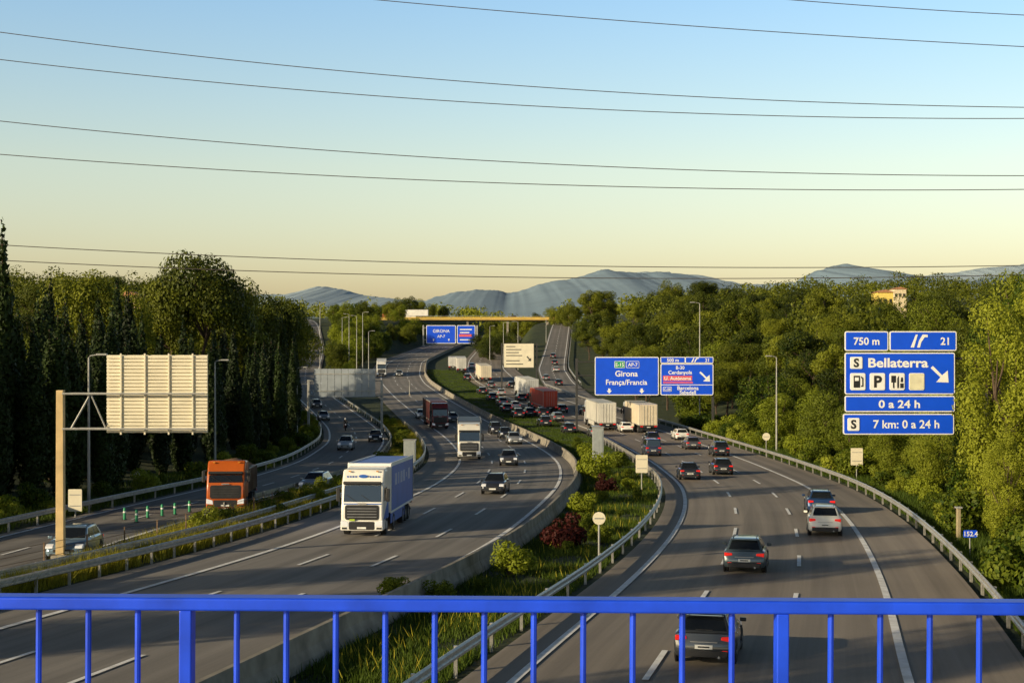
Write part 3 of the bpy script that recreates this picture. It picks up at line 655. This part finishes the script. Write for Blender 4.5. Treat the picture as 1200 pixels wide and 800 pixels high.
# distant bridge
D=640; k=D/F
zt=(400-372)*k
r=thing('road_bridge','yellowish concrete bridge crossing over the motorway in the distance','bridge',None,(-28,D,-1))
bx0,bx1=-40,54; bc=(bx0+bx1)/2; bw=bx1-bx0
MB().box((bc,4,zt+.25),(bw,9,.7)).build('deck',M_yconc,r)
for y in (-.6,8.6): MB().box((bc,y,zt+.9),(bw,.25,.6)).build('parapet',mat('parapet_yellow',(.70,.48,.10),.7),r)
for x in np.arange(bx0,bx1+1,4.5): MB().box((x,-.75,zt+1.3),(.12,.1,1.2)).build('railing_post',M_galv,r)
MB().box((bc,-.75,zt+1.75),(bw,.08,.1)).build('handrail',M_galv,r)
for x in (-34,-17,8,26,44):
    for y in (1.5,6.5): MB().box((x,y,(zt-.1)/2-.8),(.9,.9,zt+1.6)).build('pier',M_conc,r)
MB().box((bc,4,zt-.35),(bw,6,.5)).build('girder',mat('girder_dark',(.2,.15,.07),.8),r)
def on_bridge(o,px,L,dr):
    o.rotation_euler=(0,0,PI/2*dr); o.location=((px-600)*k,D+2.5,zt-.4)
o=make_truck('long white truck with orange-brown cab crossing the distant bridge',(.35,.12,.03),(.8,.78,.74),16.5,4.0); on_bridge(o,480,16,1)
o=make_truck('red and white truck ahead on the distant bridge',(.6,.05,.03),(.4,.1,.06),8,3.4); on_bridge(o,458,8,1)
o=make_car('dark car crossing the distant bridge at its right end',DK,'hatch'); on_bridge(o,600,4,1)
# motorcycle and rider
p=P(405,505); r=thing('motorcycle','dark motorcycle riding down the slip road behind the pale blue-white car','motorcycle')
MB().prism([(-.9,.85),(-.2,.75),(0,.35),(.35,.35),(.55,.9),(.3,1.05),(-.1,.85),(-.9,.95)],-.16,.16).build('body',mat('bike_red',(.1,.02,.02),.4),r,bevel=.04)
for y in (-.7,.75): wheel(r,.08,y,.32,.16,True,1)
MB().tube([(-.35,.45,1.1),(0,.5,1.12),(.35,.45,1.1)],.025,6).build('handlebar',M_dark,r)
MB().tube([(-.08,.5,1.05),(-.08,.75,.32)],.03,6).build('fork',M_dark,r); MB().tube([(0,.62,.92),(0,.7,.92)],.1,10).build('headlight',M_head,r)
place(r,'SR',p,-1,2.1)
q=thing('rider','person in dark jacket and helmet riding the motorcycle','person'); q.matrix_world=r.matrix_world
V=[(0,-.25,.95),(0,-.18,1.2),(0,-.05,1.45),(0,0,1.58),(.2,-.04,1.45),(.32,.15,1.22),(.33,.42,1.13),(-.2,-.04,1.45),(-.32,.15,1.22),(-.33,.42,1.13),(.14,-.22,.92),(.24,.2,.85),(.2,.05,.42),(.2,.18,.36),(-.14,-.22,.92),(-.24,.2,.85),(-.2,.05,.42),(-.2,.18,.36)]
E=[(0,1),(1,2),(2,3),(2,4),(4,5),(5,6),(2,7),(7,8),(8,9),(0,10),(10,11),(11,12),(12,13),(0,14),(14,15),(15,16),(16,17)]
R=[.16,.16,.17,.07,.08,.06,.045,.08,.06,.045,.11,.085,.06,.05,.11,.085,.06,.05]
me=bpy.data.meshes.new('body'); me.from_pydata(V,E,[]); me.materials.append(mat('jacket',(.03,.03,.035),.7)); o=bpy.data.objects.new('body',me); col.objects.link(o); o.parent=q
md=o.modifiers.new('skin','SKIN')
try:
    for i,v in enumerate(me.skin_vertices[0].data): v.radius=(R[i],R[i]); v.use_root=(i==0)
except Exception as ex: print('skin',ex)
o.modifiers.new('sub','SUBSURF').levels=1
mb=MB(); rings=[]
for i in range(7):
    a=-PI/2+PI*(i+.5)/7; rings.append([(.14*math.cos(a)*math.cos(t*PI/5),.02+.16*math.cos(a)*math.sin(t*PI/5),1.7+.16*math.sin(a)) for t in range(10)])
mb.loft(rings).build('helmet',mat('helmet_white',(.5,.5,.5),.3),q,smooth=True)
for i,(px,py) in enumerate([(146,609),(173,607),(190,605),(205,603),(160,612),(222,600)]):
    p=P(px,py); r=thing('bollard','small green bollard in the short row on the slip road gore','bollard','green bollards on the slip road',p)
    MB().tube([(0,0,0),(0,0,.05)],.16,12).build('base',M_black,r); MB().tube([(0,0,.05),(0,0,.7),(0,0,.76)],[.09,.09,.05],12).build('tube',mat('bollard_green',(.02,.28,.12),.5),r,smooth=True)
    MB().tube([(0,0,.45),(0,0,.55)],.094,12).build('reflective_band',M_white,r)
def lamp(px,D,ytop,arm,label,group=None):
    X=(px-600)/F*D; g=Gz(X,D); top=(400-ytop)/F*D; r=thing('street_lamp',label,'street lamp',group,(X,D,g)); H=top-g
    MB().tube([(0,0,-.1),(0,0,H*.5),(0,0,H-.1),(arm*.15,0,H),(arm,0,H+.1)],[.12,.09,.06,.045,.04],8).build('pole',M_galv,r,smooth=True)
    MB().box((arm+math.copysign(.3,arm),0,H+.1),(.75,.28,.14)).build('lamp_head',M_galv,r,bevel=.04)
    MB().box((0,0,.1),(.35,.35,.3)).build('base',M_conc,r)
for a in [(104,97,417,.6,'street lamp against the dark cypresses behind the sign mast'),(252,130,423,.6,'street lamp rising from the left wood edge right of the big sign back'),(348,190,431,.7,'street lamp at the slip road bend left of the grey sign back'),
 (820,216,355,-.8,'tall street lamp rising above the central blue signs'),(432,330,388,.8,'street lamp near the far white truck'),(425,365,366,.9,'tallest of the far lamps left of the motorway'),(418,380,370,-.9,'far lamp second from right in the cluster left of the motorway'),
 (409,400,368,-.9,'far lamp third from right in the cluster left of the motorway'),(401,420,372,.9,'leftmost far lamp in the cluster left of the motorway'),(607,400,377,-1,'far lamp above the pale cream sign'),(590,430,378,1,'far lamp between the two carriageways left of the cream sign'),
 (574,450,382,1,'far lamp between the carriageways nearest the bridge signs'),(375,400,355,1,'lamp over the top of the slip road'),(480,300,445,-.9,'short lamp on the verge inside the left bend'),(640,520,372,-1,'far lamp beside the rising exit road'),(910,165,418,-.6,'lamp half hidden in the right hand wood')]: lamp(*a)
M_wire=mat('power_cable',(.07,.06,.06),.6)
def cable(pts,label,D=120,rr=.036):
    xs_,ys_=zip(*pts); c=np.polyfit(xs_,ys_,2 if len(pts)>2 else 1); k=D/F
    q=[((px-600)*k,D,(400-np.polyval(c,px))*k) for px in np.linspace(-500,1700,90)]
    o=MB().tube(q,rr,5).build('power_cable',M_wire); tag(o,label,'cable')
cable([(440,0),(800,30),(1200,55)],'high power cable crossing the upper right sky')
cable([(925,0),(1060,10),(1200,18)],'highest power cable cutting the top right corner')
cable([(0,38),(600,100),(1200,126)],'third power cable from the top, spanning the whole sky')
cable([(0,70),(600,123),(1200,139)],'fourth power cable from the top, spanning the whole sky')
cable([(0,142),(600,190),(1200,206)],'fifth power cable from the top, crossing mid sky')
cable([(0,181),(600,215),(1200,222)],'sixth power cable from the top, crossing mid sky')
cable([(0,287),(500,308),(1200,311)],'upper of the two lowest power cables, just above the treetops')
cable([(0,305),(500,323),(1200,322)],'lowest power cable, grazing the mountain line')
# ------------------------------------------------------------ railing
RY=3.5; k=RY/F
r=thing('railing','bright blue painted steel railing across the foreground','railing',None,(0,RY,-1.65)); zc=(400-708)*k+1.65
MB().prism([(-.03,zc-.015),(.03,zc-.015),(.03,zc+.017),(-.03,zc+.017)],-4,4).build('top_rail',M_rail,r,bevel=.006,seg=3)
MB().box((0,0,.1),(8,.04,.03)).build('bottom_rail',M_rail,r,bevel=.004)
for n in range(-3,5):
    x0=217+696*n
    for j in range(12):
        x=(x0+58*j-600)*k
        if abs(x)>3.9: continue
        if j==0: MB().box((x,0,zc/2-.01),(.03,.05,zc-.01)).build('post',M_rail,r,bevel=.003)
        else: MB().tube([(x,0,.1),(x,0,zc-.01)],.0075,8).build('baluster',M_rail,r,smooth=True)
r.rotation_euler=(0,math.radians(.33),0)
o=MB().box((0,-.6,-1.95),(24,9.2,.6)).build('bridge_deck',M_conc); o['kind']='structure'
# ------------------------------------------------------------ vegetation
def leaves(cl,n,size,zsq=1.0,bias=.8,rs=None,r0=.78):
    rs=rs or rng; cl=np.array(cl); w=cl[:,3]*cl[:,3]; idx=rs.choice(len(cl),n,p=w/w.sum()); c=cl[idx]
    d=rs.normal(size=(n,3)); d/=np.linalg.norm(d,axis=1)[:,None]
    rad=rs.uniform(r0,1.06,n)[:,None]; pos=c[:,:3]+d*rad*np.stack([c[:,3],c[:,3],c[:,4]],-1)
    nr=d*bias+rs.normal(size=(n,3))*.38; nr/=np.linalg.norm(nr,axis=1)[:,None]
    a=rs.normal(size=(n,3)); u=np.cross(nr,a); u/=np.linalg.norm(u,axis=1)[:,None]; v=np.cross(nr,u)
    s=(size*rs.uniform(.5,1.3,n))[:,None]; u=u*s; v=v*s*.6
    return np.stack([pos-u,pos-v*.9,pos+u,pos+v],1).reshape(-1,3)
def clumps(kind,rs):
    c=[]
    if kind=='cypress':
        for z in np.linspace(.5,9.6,26):
            r=.95*math.sin(min(1,(z+.6)/3.5)*PI/2)*(1-max(0,(z-4.0)/6.0)**1.2); r=max(r,.08)
            for _ in range(3):
                a=rs.uniform(0,2*PI); c.append((r*.32*math.cos(a),r*.32*math.sin(a),z+rs.uniform(-.15,.15),r*rs.uniform(.6,.8),.7))
        return c
    P_={'pine':(20,(3.1,3.1,2.3),6.9,(.9,1.6),.65),'round':(20,(2.9,2.9,2.9),6.4,(1.1,1.9),.8),'bushy':(28,(3.1,3.1,3.9),4.4,(1.0,1.8),.85),'poplar':(60,(1.9,1.9,4.9),5.2,(.5,.95),1.1),'shrub':(12,(.42,.42,.34),.42,(.16,.3),.85)}[kind]
    n,rd,zc,(r0,r1),sq=P_
    while len(c)<n:
        d=rs.normal(size=3); d/=np.linalg.norm(d); q=rs.uniform(.35,1)**.5
        if kind not in('shrub','bushy','poplar') and d[2]<-.75: continue
        r=rs.uniform(r0,r1); c.append((d[0]*rd[0]*q,d[1]*rd[1]*q,zc+d[2]*rd[2]*q,r,r*sq))
    return c
VAR={}
def variant(key,kind,m,n,size,seed):
    rs=np.random.default_rng(seed); cl=clumps(kind,rs); me=fast_mesh('crown',leaves(cl,n,size,rs=rs,bias=1.0),4,m)
    mb=MB()
    if kind=='shrub':
        for c in cl[:6]: mb.tube([(0,0,-.05),(c[0]*.5,c[1]*.5,c[2]*.6),c[:3]],[.03,.02,.01],5)
    else:
        h=9.3 if kind=='cypress' else 7.5; r0={'cypress':.14,'pine':.2,'round':.2,'bushy':.2,'poplar':.16}[kind]
        wob=[(rs.normal()*.12*i,rs.normal()*.12*i,-.4+(h+.4)*i/5) for i in range(6)] if kind!='cypress' else [(0,0,-.4),(0,0,h)]
        mb.tube(wob,[r0*(1-.8*i/(len(wob)-1)) for i in range(len(wob))],7)
        if kind!='cypress':
            for c in cl[::2]:
                z=max(1.0,c[2]-1.8); i=min(4,max(0,int((z+.4)/(h+.4)*5))); s0=Vector(wob[i]); mid=(s0+Vector(c[:3]))/2+Vector((0,0,-.2)); mb.tube([s0,mid,c[:3]],[r0*.45,r0*.28,.03],5)
    t=mb.build('trunk',M_bark,None,smooth=True); tm=t.data; bpy.data.objects.remove(t); VAR.setdefault(key,[]).append((me,tm))
for i in range(4): variant('cypress','cypress',L_cyp,9000,.13,10+i)
for i in range(5): variant('pine','pine',L_pine,8000,.15,20+i)
for i in range(4): variant('bushy','bushy',L_broad,11000,.15,90+i)
for i in range(4): variant('bushypine','bushy',L_pine,11000,.15,100+i)
for i in range(4): variant('darkpine','bushy',L_dark,13000,.13,110+i)
for i in range(4): variant('roundpine','round',L_pine,14000,.12,120+i)
for i in range(3): variant('poplar','poplar',L_pop,26000,.08,40+i)
for i in range(3): variant('bushynear','bushy',L_pop,22000,.10,50+i)
for i in range(3): variant('shrub','shrub',L_broad,2600,.045,60+i)
for i in range(2): variant('redshrub','shrub',L_red,2600,.045,70+i)
for i in range(2): variant('reed','shrub',L_pop,3600,.04,80+i)
NT=[0]
def plant(key,X,Y,s,label,group=None,cat='tree',sz=None,name=None):
    me,tm=random.choice(VAR[key]); g=Gz(X,Y)-.12
    nm={'cypress':'cypress_tree','pine':'pine_tree','bushypine':'pine_tree','darkpine':'pine_tree','roundpine':'pine_tree','poplar':'poplar_tree','shrub':'shrub','redshrub':'shrub','reed':'shrub'}.get(key,'leafy_tree')
    r=thing(nm,label,cat,group,(X,Y,g)); r.scale=(s,s,sz or s); r.rotation_euler=(0,0,random.uniform(0,6.28))
    for n_,m_ in (('trunk' if cat=='tree' else 'stem',tm),('crown',me)):
        o=bpy.data.objects.new(n_,m_); col.objects.link(o); o.parent=r
    NT[0]+=1
def free(X,Y,pts,d):
    for a,b_ in pts:
        if (a-X)**2+(b_-Y)**2<d*d: return False
    pts.append((X,Y)); return True
def scatter(n,keyf,y0,y1,o0,o1,road,dist,smin,smax,label,group,sgn=-1,cond=None):
    pts=[]; t=0
    while len(pts)<n and t<n*40:
        t+=1; Y=random.uniform(y0,y1); X=float(RX(road,Y))+sgn*random.uniform(o0,o1)
        if cond and not cond(X,Y): continue
        if not free(X,Y,pts,dist): continue
        key=keyf() if callable(keyf) else keyf
        s=random.uniform(smin,smax); plant(key,X,Y,s,label,group,sz=s*random.uniform(.95,1.35) if key=='cypress' else s*random.uniform(.8,1.2))
ch=random.choice
scatter(46,'cypress',84,150,8,28,'SR',2.1,1.1,1.4,'tall dark cypress in the dense stand at the left edge of the road','cypresses at left',cond=lambda X,Y:X/Y<-.25)
plant('cypress',-36.2,101,1.5,'tallest dark cypress at the very left edge of the view',sz=2.0)
plant('cypress',-38.6,104,1.4,'second tallest dark cypress at the left edge',sz=1.7)
scatter(50,'cypress',125,235,8.5,19,'SR',2.4,.9,1.35,'dark cypress in the row behind the big sign back','cypresses behind the sign back')
scatter(28,'darkpine',130,200,20,60,'SR',5,.7,.95,'dark pine standing behind the cypresses on the left slope','pines on the left slope')
scatter(56,lambda:ch(['darkpine','pine','darkpine','roundpine']),205,330,13,80,'SR',5.5,.85,1.35,'round crowned tree in the dense wood left of the slip road bend','trees of the left wood')
for px,D,s_,lb in [(238,215,2.45,'tallest round pine on the left skyline'),(264,228,2.2,'second tall pine crown on the left skyline'),(288,240,1.9,'third tall round pine on the left skyline, right of the second'),(312,252,2.1,'broad rounded pine near the right end of the left wood'),(333,262,2.05,'large rounded pine crown nearest the slip road bend'),(346,290,1.6,'rounded pine at the right end of the left wood'),(100,180,1.65,'round pine crown rising over the cypresses'),(196,215,1.8,'leafy crown between the cypresses and the tallest pine'),(150,200,1.5,'dark round crown below the white house')]:
    plant('roundpine',(px-600)/F*D,D,s_*.86,lb,sz=s_*1.08)
scatter(40,lambda:ch(['darkpine','bushy']),330,520,14,120,'SR',7,.8,1.3,'distant tree on the hill left of the top of the slip road','trees on the left hill')
pts=[]
for t in range(3000):
    if len(pts)>=58: break
    Y_=random.uniform(335,630); a=float(RX('SR',Y_))+8; b_=float(RX('LC',Y_))-12.5
    if b_-a<2: continue
    X_=random.uniform(a,b_)
    if not free(X_,Y_,pts,4): continue
    sc_=random.uniform(.3,.5) if Y_<400 else random.uniform(.55,1.1)
    plant(ch(['bushy','bushy','bushypine']),X_,Y_,sc_,'leafy tree among those between the top of the slip road and the motorway','trees between slip road and motorway')
for px,D,s_ in [(568,470,.8),(577,455,.9),(587,480,.9),(595,460,.8),(601,500,.8),(583,520,1.0),(560,520,.8),(572,500,.8)]:
    plant('darkpine',(px-600)/F*D,D,s_,'tree on the far median in front of the bridge','trees on the far median')
for px,D,s_ in [(455,700,1.0),(468,720,1.2),(480,710,1.3),(492,730,1.1),(505,705,.8),(618,720,1.0),(630,740,1.2),(606,730,.9),(645,700,.9),(440,715,.9),(520,740,.8),(590,745,.8),(425,700,1.0),(575,720,1.0),(605,745,1.2)]:
    plant('bushypine',(px-600)/F*D,D,s_,'small tree crown rising just behind the distant bridge','trees behind the bridge')
for px,D,s_ in [(660,615,1.0),(650,622,.8),(668,600,1.2),(612,618,.55),(598,622,.5),(455,622,.8),(466,626,.7)]:
    plant('bushypine',(px-600)/F*D,D,s_,'tree standing just in front of an end or pier of the distant bridge','trees in front of the bridge')
# right
scatter(78,lambda:ch(['bushypine','roundpine','pine','darkpine']),255,660,8.5,75,'BR',6,.75,1.6,'tree in the dense wood right of the rising exit road','trees of the right wood beside the exit road',1)
scatter(58,lambda:ch(['roundpine','bushy','darkpine','pine']),165,300,17,85,'RC',5.8,.7,1.4,'tree in the dense wood beyond the right guardrail','trees of the right wood',1)
scatter(46,lambda:ch(['bushy','darkpine']),120,215,13.5,50,'RC',4.2,.5,.85,'leafy tree of the middle row beyond the right guardrail','middle row trees at right',1,cond=lambda X,Y:X/Y<.40)
scatter(34,'darkpine',300,520,70,190,'RC',10,1.0,1.65,'distant pine on the right skyline','pines on the right skyline',1)
for X_,Y_,s_,z_,lab in [(26.8,78,1.12,1.30,'tall light green poplar at the right edge covering the services sign mast'),(30.2,81,1.25,1.45,'tallest poplar at the right edge of the view'),(33.5,92,1.2,1.5,'poplar behind the two tallest at the right edge'),(36,100,1.35,1.6,'poplar farther back at the right edge'),(28.2,72,.8,.95,'low poplar in front at the right edge'),(29.0,88,1.05,1.2,'poplar just behind the services sign mast'),(25.6,74,.55,.6,'shortest poplar directly behind the right guardrail')]:
    plant('poplar',X_,Y_,s_,lab,sz=z_)
for X_,Y_,s_,lab in [(31,104,.62,'bushy light green tree under the services sign'),(35,112,.8,'bushy tree behind the lower panels of the services sign'),(32.5,122,.62,'bushy tree lower left of the services sign'),(38,124,.9,'bushy tree behind the services sign'),(33.5,140,.7,'small bushy tree left of the services sign')]: plant('bushynear',X_,Y_,s_,lab)
pts=[]
for t in range(2500):
    if len(pts)>=90: break
    Y_=random.uniform(48,230); X_=float(RX('RC',Y_))+random.uniform(10.4,15.5)
    if abs(X_/Y_-.2425)<.014 and Y_<110: continue
    if not free(X_,Y_,pts,1.4): continue
    plant(ch(['reed','shrub','shrub']),X_,Y_,random.uniform(1.4,3.2),'leafy bush in the hedge behind the right guardrail','bushes behind the right guardrail','shrub')
pts=[]
for t in range(1500):
    if len(pts)>=50: break
    Y_=random.uniform(60,300); X_=float(RX('SR',Y_))-random.uniform(6.0,9)
    if not free(X_,Y_,pts,2): continue
    plant(ch(['shrub','shrub','reed']),X_,Y_,random.uniform(1.0,2.4),'low bush at the foot of the left wood','bushes at the foot of the left wood','shrub')
pts=[]
for t in range(1500):
    if len(pts)>=46: break
    Y_=random.uniform(75,225); a=float(RX('SR',Y_))+5.6; b_=float(RX('LC',Y_))-10.8
    if b_-a<.5: continue
    X_=random.uniform(a,b_)
    if not free(X_,Y_,pts,1.6): continue
    plant(ch(['shrub','reed']),X_,Y_,random.uniform(.9,1.9),'low bush in the strip between the slip road and the left carriageway','bushes between slip road and left carriageway','shrub')
pts=[]
for t in range(1500):
    if len(pts)>=22: break
    Y_=random.uniform(70,185); a=float(RX('LC',Y_))+8; b_=float(RX('RC',Y_))-8.5
    if b_-a<.5: continue
    X_=random.uniform(a,b_)
    if not free(X_,Y_,pts,2.2): continue
    plant('shrub',X_,Y_,random.uniform(.5,1.2),'low dark bush scattered in the grass median','small bushes in the median','shrub')
for key,px,py,w,lab in [('shrub',597,672,46,'round green bush in the median beside the concrete barrier'),('redshrub',658,640,52,'large dark maroon bush in the median'),('shrub',700,562,38,'dark green bush near the pale box in the median'),('shrub',684,602,30,'dark green bush right of the barrier bend'),('shrub',462,700,32,'small bush at the barrier near the railing'),('shrub',513,704,32,'second small bush at the barrier near the railing'),('shrub',565,690,20,'tiny bush left of the round green bush'),('redshrub',712,575,28,'small maroon bush left of the square sign back'),('shrub',725,548,24,'bush behind the square sign back'),('shrub',690,540,26,'bush at the foot of the pale box')]:
    p=P(px,py); s_=w*p.y/F; plant(key,p.x,p.y,s_,lab,None,'shrub')
# unseen narrow pines added left of view to throw shadow bands over the roads
for X_,Y_,s_ in [(-40,6,1.0),(-41,27,1.0),(-40,40,.85),(-42,70,1.0)]:
    plant('darkpine',X_,Y_,s_,'unseen tall narrow pine added on the left bank to cast a shadow band','unseen pines added to cast shadows',sz=2.7)
def blades(name,n,region,h0,h1,w,m,label):
    a=region(n); n=len(a); X_,Y_=a[:,0],a[:,1]; Z_=G(X_,Y_)-.13
    h=rng.uniform(h0,h1,n); an=rng.uniform(0,PI,n); lx=rng.normal(0,.3,n)*h; ly=rng.normal(0,.3,n)*h
    dx=np.cos(an)*w; dy=np.sin(an)*w
    V=np.stack([np.stack([X_-dx,Y_-dy,Z_],-1),np.stack([X_+dx,Y_+dy,Z_],-1),np.stack([X_+lx,Y_+ly,Z_+h],-1)],1)
    me=fast_mesh(name,V,3,m); o=bpy.data.objects.new(name,me); col.objects.link(o); tag(o,label,'grass',None,'stuff')
def between(f0,f1,y0,y1,clump=.6):
    def fn(n):
        Y_=rng.uniform(0,1,n)**1.5*(y1-y0)+y0; a=f0(Y_); b_=f1(Y_); t=rng.uniform(0,1,n); X_=a+(b_-a)*t
        keep=(np.sin(X_*1.3+np.sin(Y_*.5)*2)+np.sin(Y_*.7+X_*.6)+rng.normal(0,.8,n))>-clump
        keep&=(b_>a)
        return np.stack([X_,Y_],-1)[keep]
    return fn
blades('grass',160000,between(lambda y:RX('LC',y)+7.0,lambda y:RX('RC',y)-7.0,34,400,.6),.1,.36,.024,L_grass,'rough green grass of the wedge between the two carriageways')
blades('weeds',90000,between(lambda y:RX('SR',y)+5.2,lambda y:RX('LC',y)-9.3,40,230,1.0),.3,1.0,.028,L_weed,'tall yellow-green weeds between the slip road and the left carriageway')
blades('grass',60000,between(lambda y:RX('RC',y)+9.2,lambda y:RX('RC',y)+15,40,200,1.2),.2,.8,.028,L_grass,'rough grass behind the right guardrail')
blades('grass',40000,between(lambda y:RX('SR',y)-12,lambda y:RX('SR',y)-5.2,50,220,1.0),.2,.7,.03,L_grass,'rough grass below the left wood')
blades('weeds',4500,between(lambda y:RX('LC',y)+7.2,lambda y:RX('RC',y)-7.2,34,130,-.8),.25,.6,.026,L_weed,'scattered yellow weeds in the median grass')
def wood(n,fn,nl,size,label):
    cl=[]
    while len(cl)<n*3:
        q=fn()
        if q is None: continue
        X_,Y_=q; g=Gz(X_,Y_); h=random.uniform(5,13)
        for _ in range(3): cl.append((X_+random.uniform(-4,4),Y_+random.uniform(-4,4),g+h*random.uniform(.3,.85),random.uniform(2.2,4.6),random.uniform(2.0,4)))
    me=fast_mesh('woodland',leaves(cl,nl,size,bias=1.2),4,L_pine); o=bpy.data.objects.new('woodland',me); col.objects.link(o); tag(o,label,'woodland',None,'stuff')
def w1():
    Y_=random.uniform(720,1400); X_=random.uniform(-.45,.45)*Y_
    if -.2<X_/Y_<.06 and Y_<800: return None
    return X_,Y_
def w2():
    Y_=random.uniform(330,720); X_=random.uniform(-.42*Y_,float(RX('SR',Y_))-18)
    return X_,Y_
def w3():
    Y_=random.uniform(300,720); X_=random.uniform(float(RX('BR',Y_))+26,.42*Y_)
    return X_,Y_
wood(900,w1,70000,.9,'far-off wood covering the land behind the bridge')
wood(260,w2,60000,.5,'dense wood mass covering the hill beyond the left trees')
wood(300,w3,60000,.5,'dense wood mass covering the slope beyond the right trees')
def house(label,px,py,D,w,h,d,c,roofc):
    X_=(px-600)/F*D; z=(400-py)/F*D; g=Gz(X_,D); r=thing('house',label,'house',None,(X_,D,min(g,z-h)))
    b0=z-h-r.location.z
    MB().box((0,0,(b0+h)/2),(w,d,h+b0)).build('wall',mat('wall_%s'%label[:6],c,.8),r)
    t=b0+h; MB().prism([(-w/2-.5,t),(0,t+w*.18),(w/2+.5,t)],-d/2-.4,d/2+.4,'y').build('roof',mat('roof_tile',roofc,.8),r)
    for i in range(3):
        MB().box((-w/2+w*(i+.5)/3,-d/2-.02,b0+h*.6),(.8,.06,1.0)).build('window',M_glass,r)
        MB().box((-w/2+w*(i+.5)/3,-d/2-.05,b0+h*.6-.6),(1.0,.12,.1)).build('sill',M_conc,r)
house('yellow house above the trees on the right skyline',1034,343,420,4.6,6,7,(.8,.62,.15),(.4,.2,.1))
house('second cream house beside the yellow one on the right skyline',1052,339,470,4,5,6,(.7,.6,.4),(.4,.25,.15))
house('cream house with red roof among treetops at far left',62,352,330,7,5,7,(.6,.42,.28),(.4,.12,.06))
house('cream house on the left hill right of the red roofed one',155,347,330,6,3,7,(.6,.50,.38),(.35,.2,.12))
# mountains
def ridge(name,pts,D,c,depth,seed,amp):
    xs_,ys_=zip(*pts); px=np.linspace(-400,1600,900); top=np.interp(px,xs_,ys_)
    kk=np.exp(-np.arange(-9,10)**2/24); kk/=kk.sum(); tp=np.pad(top,9,'edge'); top=np.convolve(tp,kk,'valid')
    top=top+np.array([amp*2.4*noise.fractal(Vector((x*.03,seed,0)),.6,2.1,7) for x in px])
    k=D/F; H=(400-top)*k; rows=30; X_=[];Y_=[];Z_=[]
    for j in range(rows):
        t=j/(rows-1); nz=np.array([noise.fractal(Vector((x*.045,t*2.6,seed+5)),.7,2.1,6) for x in px])
        zz=H*t**.85*(1+.12*nz*(1-t)**.5*(t>0))-20*(1-t)
        X_.append((px-600)*k); Y_.append(np.full(len(px),D-depth*(1-t))+nz*depth*.04); Z_.append(zz)
    X_.append((px-600)*k); Y_.append(np.full(len(px),D+depth*.8)); Z_.append(H*0-20)
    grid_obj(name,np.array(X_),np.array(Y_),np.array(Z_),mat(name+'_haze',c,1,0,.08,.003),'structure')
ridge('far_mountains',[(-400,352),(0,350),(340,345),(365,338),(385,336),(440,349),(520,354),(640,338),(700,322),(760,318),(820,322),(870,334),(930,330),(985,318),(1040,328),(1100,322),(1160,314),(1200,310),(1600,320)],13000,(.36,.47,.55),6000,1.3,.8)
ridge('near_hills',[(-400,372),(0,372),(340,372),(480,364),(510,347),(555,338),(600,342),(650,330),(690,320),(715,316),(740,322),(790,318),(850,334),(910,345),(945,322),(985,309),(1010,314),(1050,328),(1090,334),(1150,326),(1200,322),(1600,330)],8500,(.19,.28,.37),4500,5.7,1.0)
# ------------------------------------------------------------ camera, light
cam=bpy.data.cameras.new('camera'); co=bpy.data.objects.new('camera',cam); col.objects.link(co); cam.lens=50; cam.sensor_width=36; cam.clip_end=40000; cam.clip_start=.05
co.rotation_euler=(PI/2,0,0); sc.camera=co
el=math.radians(17); az=math.radians(236)
d=Vector((math.cos(el)*math.sin(az),math.cos(el)*math.cos(az),math.sin(el)))
sl=bpy.data.lights.new('sun','SUN'); sl.energy=5; sl.angle=math.radians(.5); sl.color=(1,.82,.53)
so=bpy.data.objects.new('sun',sl); col.objects.link(so); so.rotation_euler=d.to_track_quat('Z','Y').to_euler()
w=bpy.data.worlds.new('World'); sc.world=w; w.use_nodes=True; nt=w.node_tree; bg=nt.nodes['Background']
sk=nt.nodes.new('ShaderNodeTexSky'); sk.sky_type='NISHITA'; sk.sun_disc=False; sk.sun_elevation=el; sk.sun_rotation=az; sk.air_density=1.2; sk.dust_density=1.5
tc=nt.nodes.new('ShaderNodeTexCoord'); sp=nt.nodes.new('ShaderNodeSeparateXYZ'); nt.links.new(tc.outputs['Generated'],sp.inputs[0])
cr=nt.nodes.new('ShaderNodeValToRGB'); e=cr.color_ramp.elements
def cc(a): return (a[0]/3,a[1]/3,a[2]/3,1)
e[0].position=0; e[0].color=cc((1.22,1.16,1.15)); e[1].position=1; e[1].color=cc((.09,.11,.15))
for ps,c_ in ((.03,(1.25,1.18,1.2)),(.12,(1.34,1.28,1.22)),(.24,(1.05,1.27,1.5)),(.34,(.18,.21,.27))):
    q=e.new(ps); q.color=cc(c_)
nt.links.new(sp.outputs['Z'],cr.inputs['Fac'])
mx=nt.nodes.new('ShaderNodeMix'); mx.data_type='RGBA'; mx.blend_type='MULTIPLY'; mx.inputs['Factor'].default_value=1
vs=nt.nodes.new('ShaderNodeVectorMath'); vs.operation='SCALE'; vs.inputs['Scale'].default_value=3
nt.links.new(cr.outputs[0],vs.inputs[0])
nt.links.new(sk.outputs[0],mx.inputs[6]); nt.links.new(vs.outputs[0],mx.inputs[7]); nt.links.new(mx.outputs[2],bg.inputs['Color']); bg.inputs['Strength'].default_value=.15
sc.view_settings.view_transform='Standard'; sc.view_settings.look='None'; sc.view_settings.exposure=0
print('trees',NT[0])
